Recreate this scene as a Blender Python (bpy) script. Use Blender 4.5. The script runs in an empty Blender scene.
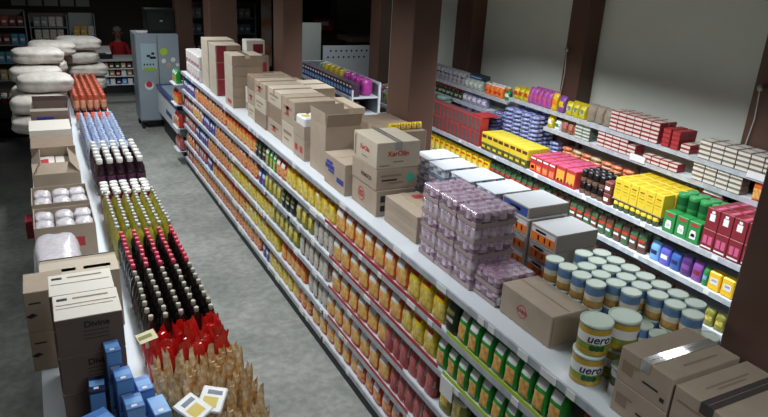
import bpy, bmesh, math, random
from mathutils import Vector, Matrix, Euler
from math import pi, sin, cos, radians
C = bpy.context.scene.collection
RND = random.Random(7)

# ------------------------------------------------------------------ camera
cam_d = bpy.data.cameras.new('camera'); cam = bpy.data.objects.new('camera', cam_d); C.objects.link(cam)
cam_d.sensor_width = 36.0; cam_d.lens = 656.0/768.0*36.0; cam_d.clip_end = 60
P, RO, YA = radians(20.65), radians(3.18), radians(28.22)
fw = Vector((sin(YA)*cos(P), cos(YA)*cos(P), -sin(P))); rr = Vector((cos(YA), -sin(YA), 0)); uu = rr.cross(fw)
r2 = cos(RO)*rr + sin(RO)*uu; u2 = -sin(RO)*rr + cos(RO)*uu
M = Matrix((r2, u2, -fw)).transposed().to_4x4(); M.translation = Vector((0, 0, 3.04)); cam.matrix_world = M
bpy.context.scene.camera = cam
# ------------------------------------------------------------------ world, lamps, exposure
w = bpy.data.worlds.new('world'); bpy.context.scene.world = w; w.use_nodes = True
w.node_tree.nodes['Background'].inputs[0].default_value = (.75, .82, 1, 1); w.node_tree.nodes['Background'].inputs[1].default_value = .2
vs = bpy.context.scene.view_settings; vs.view_transform = 'Standard'; vs.look = 'None'; vs.gamma = 1; vs.use_curve_mapping = False; vs.exposure = 0.0
def lamp(name, x, y, z, sx, sy, power, spread=150, col=(.93, .98, 1), tilt=0):
    l = bpy.data.lights.new(name, 'AREA'); l.shape = 'RECTANGLE'; l.size = sx; l.size_y = sy; l.energy = power; l.color = col; l.spread = radians(spread)
    o = bpy.data.objects.new(name, l); o.location = (x, y, z); o.rotation_euler = (0, tilt, 0); C.objects.link(o); return o
lamp('ceiling_or_fill_light', .95, 5.1, 3.3, .25, 5.0, 98, 150)
lamp('ceiling_or_fill_light', 3.9, 4.9, 2.95, .25, 4.6, 190, 130)
lamp('ceiling_or_fill_light', .9, 9.6, 3.3, .25, 2.4, 72, 150)
lamp('ceiling_or_fill_light', 1.2, 13.4, 3.0, 1.6, .25, 20, 150)  # fill lamp added to brighten the back of the shop, no fixture seen there
lamp('ceiling_or_fill_light', 4.3, 11.0, 3.0, 1.2, .25, 18, 150)
lamp('ceiling_or_fill_light', -1.6, 6.0, 3.3, .25, 5.0, 24, 150)
lamp('ceiling_or_fill_light', .9, -.3, 3.3, 1.2, .25, 34, 150)  # fill lamp added above the camera to brighten the sides that face it

# ------------------------------------------------------------------ materials
def mat(name, col, rough=.6, spec=.5, metal=0, noise=0, nscale=20, trans=0, col2=None, coat=0, bump=0, alpha=1):
    m = bpy.data.materials.new(name); m.use_nodes = True; nt = m.node_tree; b = nt.nodes['Principled BSDF']
    b.inputs['Base Color'].default_value = (*col, 1); b.inputs['Roughness'].default_value = rough
    b.inputs['Specular IOR Level'].default_value = spec; b.inputs['Metallic'].default_value = metal
    b.inputs['Transmission Weight'].default_value = trans; b.inputs['Coat Weight'].default_value = coat; b.inputs['Alpha'].default_value = alpha
    if noise or col2 or bump:
        tc = nt.nodes.new('ShaderNodeTexCoord'); n = nt.nodes.new('ShaderNodeTexNoise'); n.inputs['Scale'].default_value = nscale; n.inputs['Detail'].default_value = 6
        nt.links.new(tc.outputs['Object'], n.inputs['Vector'])
        cr = nt.nodes.new('ShaderNodeValToRGB'); cr.color_ramp.elements[0].position = .35; cr.color_ramp.elements[1].position = .65
        c2 = col2 if col2 else tuple(c*(1-noise) for c in col)
        cr.color_ramp.elements[0].color = (*c2, 1); cr.color_ramp.elements[1].color = (*col, 1)
        nt.links.new(n.outputs['Fac'], cr.inputs['Fac']); nt.links.new(cr.outputs['Color'], b.inputs['Base Color'])
        if bump:
            bp = nt.nodes.new('ShaderNodeBump'); bp.inputs['Strength'].default_value = bump; bp.inputs['Distance'].default_value = .01
            nt.links.new(n.outputs['Fac'], bp.inputs['Height']); nt.links.new(bp.outputs['Normal'], b.inputs['Normal'])
    return m
def hx(s):
    v = [int(s[i:i+2], 16)/255 for i in (0, 2, 4)]
    return tuple(c/12.92 if c <= .04045 else ((c+.055)/1.055)**2.4 for c in v)
MC = {}
def mm(name, h, rough=.55, **k):
    if name not in MC: MC[name] = mat(name, hx(h), rough, **k)
    return MC[name]
white = mm('white_enamel', 'CDD2D8', .4); rail = mm('price_rail', 'B2B7BF', .4, noise=.25, nscale=14); greym = mm('grey_metal', '6C7076', .45)
dark = mm('dark_plinth', '20252A', .6); kraft = mm('kraft_cardboard', 'A69583', .85, noise=.10, nscale=9, bump=.05)
kraftd = mm('brown_cardboard', '8C7866', .85, noise=.12, nscale=9); kraftp = mm('pale_cardboard', 'BBAE9C', .85, noise=.08, nscale=9)
brownp = mm('dark_brown_carton', '7E6A61', .8, noise=.08, nscale=6); cream = mm('cream_carton', 'D6CFC4', .8)
tape = mm('packing_tape', 'B9A88E', .15, coat=1); tapesh = mm('silver_packing_tape', '8F8C86', .12, coat=1); inkd = mm('dark_ink', '2A2626', .7); inkr = mm('red_ink', 'B0343A', .7); inkb = mm('blue_ink', '2B3C8C', .7)
teal = mm('teal_ink', '3FA590', .7); inkline = mm('faded_ink', '8A7460', .8); plastic = mm('clear_wrap', 'D8D6DC', .2, spec=.8)
black = mm('black_plastic', '0D0E10', .3); silver = mm('silver_cap', 'A5A59C', .4, metal=.4); whitecap = mm('white_cap', 'CECCC6', .45)
redp = mm('red_print', 'A83032', .45); dred = mm('dark_red_print', '7A1E2A', .4); yel = mm('yellow_print', 'CFB42E', .5); org = mm('orange_print', 'E8782C', .4)
green = mm('green_print', '2A7E40', .3); dgreen = mm('dark_green_print', '12502A', .35); blue = mm('blue_print', '3A5CA4', .35); lblue = mm('light_blue_print', '6FA3DC', .35)
purple = mm('purple_print', '7E4490', .35); pink = mm('pink_print', 'C0557E', .45); wht = mm('white_print', 'DCDCDC', .4); navy = mm('navy_print', '1B2450', .4)
magenta = mm('magenta_print', 'C33AA8', .4); brn = mm('brown_print', '5A2E1E', .4)

# ------------------------------------------------------------------ mesh helpers
def mesh_of(bm, name, mats, smooth=False):
    me = bpy.data.meshes.new(name); bm.normal_update(); bm.to_mesh(me); bm.free()
    for m in mats: me.materials.append(m)
    if smooth:
        for p in me.polygons: p.use_smooth = True
    return me
def link(name, me, loc=(0, 0, 0), rot=(0, 0, 0), parent=None):
    o = bpy.data.objects.new(name, me); o.location = loc; o.rotation_euler = rot; C.objects.link(o)
    if parent: o.parent = parent
    return o
def tag(o, label, cat, group=None):
    o['label'] = label; o['category'] = cat
    if group: o['group'] = group
    return o
def thing(name, label, cat, loc=(0, 0, 0), rz=0, group=None):
    o = bpy.data.objects.new(name, None); o.empty_display_size = .05; o.location = loc; o.rotation_euler = (0, 0, rz); C.objects.link(o)
    return tag(o, label, cat, group)
def dup(src, loc, rot=None):
    r = src.copy(); C.objects.link(r); r.location = loc
    if rot is not None: r.rotation_euler = rot
    for ch in src.children:
        c = ch.copy(); C.objects.link(c); c.parent = r
        for g in ch.children:
            d = g.copy(); C.objects.link(d); d.parent = c
    return r
def quad(bm, pts, mi=0):
    f = bm.faces.new([bm.verts.new(p) for p in pts]); f.material_index = mi; return f
def addbox(bm, x0, x1, y0, y1, z0, z1, mi=0):
    v = [bm.verts.new(p) for p in ((x0, y0, z0), (x1, y0, z0), (x1, y1, z0), (x0, y1, z0), (x0, y0, z1), (x1, y0, z1), (x1, y1, z1), (x0, y1, z1))]
    for f in ((0, 3, 2, 1), (4, 5, 6, 7), (0, 1, 5, 4), (1, 2, 6, 5), (2, 3, 7, 6), (3, 0, 4, 7)):
        bm.faces.new([v[i] for i in f]).material_index = mi
def bevel(bm, w):
    bmesh.ops.bevel(bm, geom=list(bm.edges), offset=w, segments=1, affect='EDGES', profile=.5)
def boxmesh(name, wx, wy, wz, mats, decals=(), bev=.004, mi=0, facemats={}):
    """box centred in x,y standing on z=0; decals: (face,u0,u1,v0,v1,mi) with face in -x,+x,-y,+y,+z"""
    bm = bmesh.new(); addbox(bm, -wx/2, wx/2, -wy/2, wy/2, 0, wz, mi)
    if bev: bevel(bm, bev)
    bm.normal_update()
    for f in bm.faces:
        n = f.normal
        for k, v in facemats.items():
            ax = 'xyz'.index(k[1]); s = -1 if k[0] == '-' else 1
            if n[ax]*s > .6: f.material_index = v
    e = .0012
    for (fc, u0, u1, v0, v1, i) in decals:
        if fc == '-x': q = [(-wx/2-e, wy/2-u*wy, v*wz) for u, v in ((u0, v0), (u1, v0), (u1, v1), (u0, v1))]
        elif fc == '+x': q = [(wx/2+e, -wy/2+u*wy, v*wz) for u, v in ((u0, v0), (u1, v0), (u1, v1), (u0, v1))]
        elif fc == '-y': q = [(-wx/2+u*wx, -wy/2-e, v*wz) for u, v in ((u0, v0), (u1, v0), (u1, v1), (u0, v1))]
        elif fc == '+y': q = [(wx/2-u*wx, wy/2+e, v*wz) for u, v in ((u0, v0), (u1, v0), (u1, v1), (u0, v1))]
        else: q = [(-wx/2+u*wx, -wy/2+v*wy, wz+e) for u, v in ((u0, v0), (u1, v0), (u1, v1), (u0, v1))]
        quad(bm, q, i)
    return mesh_of(bm, name, mats)
def lathe(name, prof, mats, seg=16, mids=None, smooth=True):
    bm = bmesh.new(); rings = []
    for (r, z) in prof: rings.append([bm.verts.new((r*cos(2*pi*k/seg), r*sin(2*pi*k/seg), z)) for k in range(seg)])
    for i in range(len(rings)-1):
        for k in range(seg):
            f = bm.faces.new((rings[i][k], rings[i][(k+1) % seg], rings[i+1][(k+1) % seg], rings[i+1][k])); f.material_index = mids[i] if mids else 0; f.smooth = smooth
    f = bm.faces.new(list(reversed(rings[0]))); f = bm.faces.new(rings[-1]); f.material_index = mids[-1] if mids else 0
    return mesh_of(bm, name, mats)
def pouch(name, wy, dx, h, mats, cmap, nz=9, seg=14, crimp=True, wob=.0, seed=0):
    """standing pillow pack; width along y, front faces -x. cmap(u,v,front)->material index"""
    r = random.Random(seed); bm = bmesh.new(); rings = []
    for i in range(nz+1):
        v = i/nz
        if crimp: dd = 1 if v < .55 else max(.12, 1-((v-.55)/.45)**2.2*.88)
        else: dd = 1
        if v < .1: dd = .85
        ww = 1 - .05*sin(pi*v) if crimp else 1
        ring = []
        for k in range(seg):
            a = 2*pi*k/seg; cx, cy = cos(a), sin(a); cy = math.copysign(abs(cy)**.5, cy); cx = math.copysign(abs(cx)**.75, cx)
            ring.append(bm.verts.new((dx/2*dd*cx + wob*r.uniform(-1, 1), wy/2*ww*cy + wob*r.uniform(-1, 1), h*v)))
        rings.append(ring)
    for i in range(nz):
        for k in range(seg):
            f = bm.faces.new((rings[i][k], rings[i][(k+1) % seg], rings[i+1][(k+1) % seg], rings[i+1][k])); c = f.calc_center_median()
            f.material_index = cmap(c.y/(wy/2), (i+.5)/nz, c.x < 0); f.smooth = True
    bm.faces.new(list(reversed(rings[0]))).material_index = cmap(0, 0, False); bm.faces.new(rings[-1]).material_index = cmap(0, 1, False)
    return mesh_of(bm, name, mats)
def tube(bm, pts, r, seg=8, mi=0):
    prev = None
    for i, p in enumerate(pts):
        p = Vector(p); d = (Vector(pts[min(i+1, len(pts)-1)])-Vector(pts[max(i-1, 0)])).normalized()
        a = d.orthogonal().normalized(); b = d.cross(a)
        ring = [bm.verts.new(p+a*r*cos(2*pi*k/seg)+b*r*sin(2*pi*k/seg)) for k in range(seg)]
        if prev:
            for k in range(seg): bm.faces.new((prev[k], prev[(k+1) % seg], ring[(k+1) % seg], ring[k])).material_index = mi
        else: bm.faces.new(list(reversed(ring))).material_index = mi
        prev = ring
    bm.faces.new(prev).material_index = mi
def textmesh(s, h, m, bold=0, shear=0):
    cu = bpy.data.curves.new('t', 'FONT'); cu.body = s; cu.size = h/.7; cu.extrude = .0006; cu.offset = bold; cu.shear = shear; cu.align_x = 'CENTER'; cu.align_y = 'CENTER'
    o = bpy.data.objects.new('t', cu); C.objects.link(o); dg = bpy.context.evaluated_depsgraph_get(); me = bpy.data.meshes.new_from_object(o.evaluated_get(dg))
    bpy.data.objects.remove(o); bpy.data.curves.remove(cu); me.materials.clear(); me.materials.append(m); return me
FR = {'-x': (pi/2, 0, -pi/2), '-y': (pi/2, 0, 0), '+z': (0, 0, 0), '+x': (pi/2, 0, pi/2)}
def lettering(par, s, face, pos, h, m, bold=.0, shear=0, roll=0):
    o = link('lettering', textmesh(s, h, m, bold, shear), pos, FR[face], par)
    if roll: o.rotation_euler = (Matrix.Rotation(0, 3, 'X') @ (Euler(FR[face]).to_matrix() @ Matrix.Rotation(roll, 3, 'Z'))).to_euler()
    return o
def struct(name, me, loc=(0, 0, 0)):
    o = link(name, me, loc); o['kind'] = 'structure'; return o
def slab(name, x0, x1, y0, y1, z0, z1, m):
    bm = bmesh.new(); addbox(bm, x0, x1, y0, y1, z0, z1); return mesh_of(bm, name, [m])
def part(name, par, x0, x1, y0, y1, z0, z1, m, bev=0):
    bm = bmesh.new(); addbox(bm, x0, x1, y0, y1, z0, z1)
    if bev: bevel(bm, bev)
    return link(name, mesh_of(bm, name, [m]), (0, 0, 0), (0, 0, 0), par)

# ------------------------------------------------------------------ the room
def floor_mat():
    m = bpy.data.materials.new('worn_concrete'); m.use_nodes = True; nt = m.node_tree; b = nt.nodes['Principled BSDF']
    tc = nt.nodes.new('ShaderNodeTexCoord'); cols = []
    n1 = nt.nodes.new('ShaderNodeTexNoise'); n1.inputs['Scale'].default_value = 1.3; n1.inputs['Detail'].default_value = 8; n1.inputs['Roughness'].default_value = .7
    n2 = nt.nodes.new('ShaderNodeTexNoise'); n2.inputs['Scale'].default_value = 14; n2.inputs['Detail'].default_value = 5
    r1 = nt.nodes.new('ShaderNodeValToRGB'); r1.color_ramp.elements[0].position = .35; r1.color_ramp.elements[0].color = (*hx('7C7F7B'), 1); r1.color_ramp.elements[1].position = .65; r1.color_ramp.elements[1].color = (*hx('A6A7A1'), 1)
    r2_ = nt.nodes.new('ShaderNodeValToRGB'); r2_.color_ramp.elements[0].position = .4; r2_.color_ramp.elements[0].color = (.72, .72, .72, 1); r2_.color_ramp.elements[1].position = .6; r2_.color_ramp.elements[1].color = (1, 1, 1, 1)
    mx = nt.nodes.new('ShaderNodeMixRGB'); mx.blend_type = 'MULTIPLY'; mx.inputs[0].default_value = .8
    for n in (n1, n2): nt.links.new(tc.outputs['Object'], n.inputs['Vector'])
    nt.links.new(n1.outputs['Fac'], r1.inputs['Fac']); nt.links.new(n2.outputs['Fac'], r2_.inputs['Fac'])
    nt.links.new(r1.outputs[0], mx.inputs[1]); nt.links.new(r2_.outputs[0], mx.inputs[2]); nt.links.new(mx.outputs[0], b.inputs['Base Color'])
    b.inputs['Roughness'].default_value = .42; return m
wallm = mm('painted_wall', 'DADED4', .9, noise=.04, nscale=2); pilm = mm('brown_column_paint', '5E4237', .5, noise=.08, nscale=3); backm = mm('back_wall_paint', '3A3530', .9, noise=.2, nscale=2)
struct('floor', slab('floor', -3, 9.2, -1.5, 16.6, -.1, 0, floor_mat()))
struct('wall_right', slab('wall_right', 6.0, 6.2, -1.5, 11.75, 0, 3.9, wallm))
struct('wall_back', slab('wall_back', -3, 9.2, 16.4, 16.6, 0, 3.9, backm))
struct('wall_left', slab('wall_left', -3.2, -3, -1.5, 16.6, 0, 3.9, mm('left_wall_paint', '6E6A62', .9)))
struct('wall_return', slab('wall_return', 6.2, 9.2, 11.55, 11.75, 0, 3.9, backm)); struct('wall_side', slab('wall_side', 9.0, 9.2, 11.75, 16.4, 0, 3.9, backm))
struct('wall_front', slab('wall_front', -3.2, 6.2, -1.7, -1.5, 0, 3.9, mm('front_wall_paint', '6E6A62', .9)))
struct('ceiling', slab('ceiling', -3.2, 9.2, -1.7, 16.6, 3.9, 4.0, mm('ceiling_paint', '77746E', .9)))
# wall columns with a hook and a pull cord
hook = lathe('hook', [(.012, 0), (.012, .03), (.028, .035), (.03, .05), (.012, .06)], [silver])
for i, (y0, y1) in enumerate(((3.25, 3.76), (5.97, 6.27), (8.3, 8.75), (11.3, 11.7))):
    bm = bmesh.new(); addbox(bm, 5.76, 6.0, y0, y1, 0, 3.9); bevel(bm, .008)
    o = struct('trim_%d' % (i+1), mesh_of(bm, 'column', [pilm]))
    if i < 2:
        zz = 2.15; yy = 3.67 if i == 0 else 6.2
        link('hook', hook, (5.76, yy, zz), (0, -pi/2, 0), o)
        b2 = bmesh.new(); tube(b2, [(5.715, yy, zz), (5.73, yy-.01, zz-.28), (5.74, yy+.02, 1.62)], .005); link('cord', mesh_of(b2, 'cord', [whitecap]), (0, 0, 0), (0, 0, 0), o)
# free standing columns
cols = [(2.67, 2.92, 1.22, 1.60), (2.67, 2.92, 4.65, 5.03), (2.67, 2.92, 7.8, 8.17), (2.5, 2.94, 10.86, 11.3), (2.62, 2.95, 14.3, 14.7)]
labs = ['brown square column in the right foreground beside the stacked cartons', 'brown square column standing in the middle of the picture behind the flat shrink-wrapped packs', 'brown square column rising behind the long row of cartons', 'wide brown column behind the tall pale carton stack', 'narrow brown column next to the grey refrigerator']
for c, l in zip(cols, labs):
    bm = bmesh.new(); addbox(bm, c[0], c[1], c[2], c[3], 0, 3.9); bevel(bm, .006)
    o = link('column', mesh_of(bm, 'column', [pilm])); tag(o, l, 'column')

# ------------------------------------------------------------------ shelving
ZS = [1.157, .90, .642, .38, .14]; DECK = 1.415
def rail_piece(par, x, y0, y1, z, name='price_rail', side=-1, h=.034, t=.012):
    part(name, par, min(x, x+side*t), max(x, x+side*t), y0, y1, z-h, z+.004, rail)
def ticket(par, x, y, z, wy=.09, h=.035, m=wht):
    part('price_ticket', par, x-.004, x, y-wy/2, y+wy/2, z-h, z, m)
YR0, YR1 = .6, 9.75
redf_s = mm('red_strip', 'A8282C', .4)
g = thing('shelving_rack', 'long white shelving rack beside the aisle, topped with a wide deck', 'shelving')
for (x0, x1, y0, y1) in ((1.83, 2.66, YR0, YR1), ):
    part('top_deck', g, 1.812, 2.645, YR0, YR1, DECK-.03, DECK, white)
rail_piece(g, 1.812, YR0, YR1, DECK); rail_piece(g, 2.645, YR0, YR1, DECK, side=1)
part('back_panel', g, 2.22, 2.24, YR0, YR1, 0, DECK-.03, greym)
part('plinth', g, 1.82, 2.63, YR0, YR1, 0, .1, dark)
for i, z in enumerate(ZS):
    part('shelf', g, 1.812, 2.22, YR0, YR1, z-.022, z, white); part('shelf', g, 2.24, 2.633, YR0, YR1, z-.022, z, white); rail_piece(g, 2.633, YR0, YR1, z, side=1)
    rail_piece(g, 1.812, YR0, YR1, z)
for k in range(10):
    y = YR0+.0+k*1.016
    part('upright', g, 2.19, 2.22, y, y+.03, .1, DECK-.03, greym)
part('end_panel', g, 1.83, 2.62, YR1, YR1+.02, 0, DECK-.03, greym)
for i, z in enumerate(ZS+[DECK]):
    for k in range(16):
        y = .9+RND.random()*8.5
        ticket(g, 1.8, y, z+.002, RND.choice((.05, .07, .1)))
for ri, y0_, y1_, m_ in ((0, 1.0, 2.56, mm('lime_strip', 'A9C23A', .4)), (1, 1.0, 2.56, mm('lime_strip', 'A9C23A', .4)), (2, 1.0, 2.4, mm('lime_strip', 'A9C23A', .4)), (0, 2.62, 4.3, redf_s), (1, 2.62, 4.2, redf_s), (2, 3.0, 4.2, redf_s), (3, 2.9, 4.2, redf_s)):
    part('printed_strip', g, 1.801, 1.806, y0_, y1_, ZS[ri]+.004, ZS[ri]+.026, m_)
tk = part('price_ticket', g, 1.792, 1.797, 2.44, 2.56, .79, .905, wht)
# right-hand wall shelving
h = thing('wall_shelving', 'white shelving along the right wall with two deep lower shelves and two narrow upper shelves', 'shelving')
for z in (.81, .476, .14):
    part('shelf', h, 5.012, 5.6, 1.6, 10.4, z-.025, z, white); part('price_rail', h, 5.0, 5.012, 1.6, 10.4, z-.045, z+.004, rail)
part('back_panel', h, 5.6, 5.62, 1.6, 10.4, 0, .81, greym); part('plinth', h, 5.04, 5.6, 1.6, 10.4, 0, .11, dark)
part('shelf', h, 5.6, 5.745, 1.6, 9.8, .785, .81, white)
for z, ya, yb in ((1.447, 1.9, 6.86), (1.385, 6.88, 9.8), (1.23, 1.9, 6.12), (1.17, 7.3, 9.8)):
    part('shelf', h, 5.462, 5.75, ya, yb, z-.022, z, white); part('price_rail', h, 5.45, 5.462, ya, yb, z-.04, z+.004, rail)
for k in range(9): part('upright', h, 5.72, 5.75, 1.9+k*.97, 1.93+k*.97, .81, 1.447, greym)
for y, z, hh in ((4.62, 1.235, .05), (3.32, 1.447, .04)): part('price_ticket', h, 5.44, 5.449, y-.1, y+.1, z-.02, z+hh, wht)
for z, x in ((.81, 5.0), (.476, 5.0)):
    for k in range(9): part('price_ticket', h, x-.004, x, 2.4+k*.8, 2.46+k*.8, z-.036, z, wht)

# ------------------------------------------------------------------ packs on the long rack
pasta = mat('pasta_window', hx('F0C878'), .35, col2=hx('C98238'), nscale=30, coat=.3); noodle = mat('noodle_window', hx('EBBE78'), .35, col2=hx('CF5A34'), nscale=22, coat=.3)
yelp = mat('yellow_pasta_window', hx('EEDC78'), .35, col2=hx('B8962C'), nscale=30, coat=.3); mixm = mm('brown_snack_window', '9A6A48', .4, noise=.6, nscale=60, coat=.3)
orng = mm('orange_film', 'E0682C', .3, noise=.3, nscale=30); redf = mm('red_film', 'CC3B2C', .3, noise=.35, nscale=30); yelf = mm('yellow_film', 'E3C11C', .3, noise=.3, nscale=30)
grnf = mm('green_film', '279A3B', .3, noise=.45, nscale=35); bluf = mm('blue_film', '3B5DB0', .3, noise=.5, nscale=35); pnkf = mm('pink_film', 'C86A6A', .35, noise=.5, nscale=35)
darkf = mm('dark_film', '2C3428', .35, noise=.5, nscale=35); clearf = mm('pale_film', 'D4CEC4', .3, noise=.4, nscale=40); olivf = mm('olive_film', '8F8E3A', .35, noise=.45, nscale=40)
def win(u, v, fr, lo=.22, hi=.72, w=.72): return fr and abs(u) < w and lo < v < hi
KIND = {  # name: (w, d, h, mats, cmap)
 'pasta': (.150, .10, .222, [orng, pasta, wht, redf], lambda u, v, f: 2 if (f and .58 < v < .74 and abs(u) < .45) else 1 if win(u, v, f, .1, .62, .85) else 3 if v < .1 else 0),
 'noodle': (.120, .10, .215, [redf, noodle, yelf, wht], lambda u, v, f: 3 if (f and .62 < v < .74 and abs(u) < .5) else 1 if win(u, v, f, .08, .62, .9) else 2 if v > .9 else 0),
 'yellow': (.135, .10, .218, [yelf, yelp, redf, wht], lambda u, v, f: 2 if (f and .70 < v < .78 and abs(u) < .6) else 1 if win(u, v, f, .08, .6, .85) else 3 if (f and .6 < v < .7 and abs(u) < .3) else 0),
 'olive': (.12, .09, .21, [olivf, yelp, wht], lambda u, v, f: 2 if (f and .62 < v < .74) else 1 if win(u, v, f) else 0),
 'green': (.100, .08, .19, [grnf, pasta, wht, dgreen], lambda u, v, f: 2 if (f and .70 < v < .86 and abs(u) < .5) else 1 if win(u, v, f, .15, .60, .6) else 0),
 'blue': (.11, .09, .19, [bluf, wht, redf], lambda u, v, f: 1 if win(u, v, f, .4, .62) else 2 if win(u, v, f, .2, .3) else 0),
 'mixed': (.12, .09, .19, [pnkf, clearf, bluf], lambda u, v, f: 1 if win(u, v, f, .3, .65) else 2 if v < .15 else 0),
 'dark': (.11, .08, .20, [darkf, clearf, olivf], lambda u, v, f: 1 if win(u, v, f, .3, .45) else 2 if win(u, v, f, .55, .7) else 0),
 'snack': (.12, .09, .20, [orng, pasta, redf, wht], lambda u, v, f: 2 if v > .78 else 1 if win(u, v, f, .15, .6, .8) else 3 if (f and .62 < v < .7) else 0),
 'redwhite': (.13, .10, .20, [redf, wht, noodle], lambda u, v, f: 2 if win(u, v, f, .08, .55, .85) else 1 if win(u, v, f, .58, .75, .5) else 0),
 'straw': (.10, .07, .22, [clearf, mixm, redf], lambda u, v, f: 1 if (f and abs(math.fmod(u*3+9, 1)-.5) < .25) else 2 if v > .86 else 0),
 'pinkstick': (.10, .07, .20, [pnkf, clearf, redf], lambda u, v, f: 1 if (f and abs(math.fmod(u*3+9, 1)-.5) < .2) else 2 if v < .1 else 0),
}
def ow(n):
    b = ['', 'first', 'second', 'third', 'fourth', 'fifth', 'sixth', 'seventh', 'eighth', 'ninth', 'tenth', 'eleventh', 'twelfth', 'thirteenth', 'fourteenth', 'fifteenth', 'sixteenth', 'seventeenth', 'eighteenth', 'nineteenth']
    if n < 20: return b[n]
    t = {2: 'twent', 3: 'thirt', 4: 'fort', 5: 'fift', 6: 'sixt', 7: 'sevent', 8: 'eight'}[n//10]
    return t+'ieth' if n % 10 == 0 else t+'y-'+b[n % 10]
def ordn(k, n, frm='far'):
    if n == 1: return 'alone'
    if k == 0: return frm+'most' if frm != 'far' else 'farthest'
    if k == n-1: return {'far': 'nearest the camera', 'left': 'rightmost', 'front': 'last'}.get(frm, 'last')
    return '%s from %s' % (ow(k+1), 'far end' if frm == 'far' else 'the '+frm)
WORDS = {'pasta': 'orange pasta packet', 'noodle': 'red noodle packet', 'yellow': 'yellow pasta packet', 'olive': 'olive green noodle packet', 'green': 'bright green packet',
 'blue': 'blue snack packet', 'mixed': 'pink and blue packet', 'dark': 'dark green packet', 'snack': 'orange and red packet', 'redwhite': 'red and white packet', 'straw': 'clear brown stick packet', 'pinkstick': 'pinkish stick packet'}
KM = {}
for k, (wy, dx, hh, ms, cm) in KIND.items():
    KM[k] = [pouch(k+'_packet', wy, dx, hh, ms, cm, wob=.0022, seed=s) for s in range(3)]
SHW = ['top shelf', 'second shelf', 'third shelf', 'fourth shelf', 'bottom shelf']
# (y far, y near, kind) runs on every shelf, read from far to near
ROWS = [
 [(9.7, 9.0, 'blue'), (9.0, 7.3, 'noodle'), (7.3, 6.2, 'snack'), (6.2, 5.85, 'dark'), (5.85, 5.55, 'green'), (5.55, 5.3, 'redwhite'), (5.3, 4.15, 'yellow'), (4.15, 3.06, 'pasta'), (3.06, 2.64, 'yellow'), (2.63, 2.52, 'dark'), (2.51, 1.62, 'green'), (1.6, 1.1, 'redwhite')],
 [(9.7, 9.2, 'mixed'), (9.2, 8.6, 'pasta'), (8.6, 7.9, 'blue'), (7.9, 6.1, 'noodle'), (6.1, 5.9, 'blue'), (5.9, 5.4, 'olive'), (5.4, 5.0, 'dark'), (5.0, 4.6, 'olive'), (4.6, 4.2, 'straw'), (4.2, 3.12, 'pasta'), (3.12, 2.70, 'yellow'), (2.68, 1.1, 'green')],
 [(9.7, 9.0, 'mixed'), (9.0, 8.3, 'blue'), (8.3, 7.2, 'noodle'), (7.2, 5.7, 'yellow'), (5.7, 4.9, 'olive'), (4.9, 4.3, 'straw'), (4.2, 3.3, 'pasta'), (3.3, 2.68, 'pinkstick'), (2.62, 2.3, 'olive'), (2.2, 1.2, 'green')],
 [(9.7, 9.1, 'redwhite'), (9.1, 8.4, 'mixed'), (8.4, 8.1, 'blue'), (8.1, 6.6, 'snack'), (6.6, 5.4, 'yellow'), (5.4, 4.7, 'snack'), (4.7, 4.3, 'straw'), (4.3, 3.2, 'pasta'), (3.2, 2.66, 'pinkstick'), (2.6, 1.4, 'dark')],
 [(9.7, 9.3, 'mixed'), (9.3, 6.0, 'noodle'), (6.0, 5.8, 'blue'), (5.8, 5.0, 'yellow'), (5.0, 4.6, 'noodle'), (4.6, 3.7, 'pasta'), (3.7, 2.4, 'redwhite'), (2.4, 1.5, 'noodle')],
]
SEG = []
for ri, row in enumerate(ROWS):
    seen = {}
    for (ya, yb, kd) in row: seen.setdefault(kd, []).append((ya, yb))
    for (ya, yb, kd) in row:
        wy, dx, hh = KIND[kd][:3]; pitch = wy*1.0+.004; n = max(1, int((ya-yb)/pitch+.25)); z = ZS[ri]
        L = WORDS[kd]+', '+SHW[ri]+' of long rack'
        if len(seen[kd]) > 1: L += ', '+('far', 'near', 'nearest')[seen[kd].index((ya, yb)) if len(seen[kd]) < 3 or True else 0]+' run'
        grp = 'packets, '+L
        for k in range(n):
            y = ya-pitch*(k+.5)
            tl_ = RND.uniform(.02, .10)
            o = link({'pasta': 'pasta_packet', 'yellow': 'pasta_packet', 'noodle': 'noodle_packet', 'olive': 'noodle_packet'}.get(kd, 'snack_packet' if kd != 'green' else 'pasta_packet'),
                     KM[kd][RND.randrange(3)], (1.815+dx/2+RND.uniform(0, .008), y, z+.001+sin(tl_)*dx/2), (0, tl_, RND.uniform(-.06, .06)))
            o.scale = (1, 1, RND.uniform(.93, 1.02)*(.94 if ri == 4 else 1)); tag(o, L+', '+ordn(k, n, 'far'), 'packet', grp)

# ------------------------------------------------------------------ tins
def tin(name, label, cat, loc, r, hgt, mats, mids, prof, lidm, group=None, rz=0):
    t = thing(name, label, cat, loc, rz, group); return t
tin_blue = mm('tin_blue', '6F94C0', .3, metal=.2, noise=.2, nscale=30); tin_gold = mm('tin_cream_gold', 'D9A860', .3, metal=.2, noise=.35, nscale=40); tin_lid = mm('tin_plastic_lid', 'CFE0D0', .4); tin_rim = mm('tin_rim', 'A8A8A0', .3, metal=.7)
tin_cream = mm('tin_cream', 'E2DEC8', .35, noise=.2, nscale=30)
R_, H_ = .046, .118
tb = lathe('tin_body', [(R_*.96, 0), (R_, .003), (R_, .022), (R_, .038), (R_, .066), (R_, .09), (R_, H_-.012), (R_*.97, H_-.010)], [tin_rim, tin_gold, tin_cream, tin_blue], 24, [0, 1, 1, 2, 3, 3, 0, 0])
tl = lathe('lid', [(R_*.97, 0), (R_*1.03, .001), (R_*1.03, .010), (R_*.95, .012), (R_*.93, .009)], [tin_lid], 24)
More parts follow.
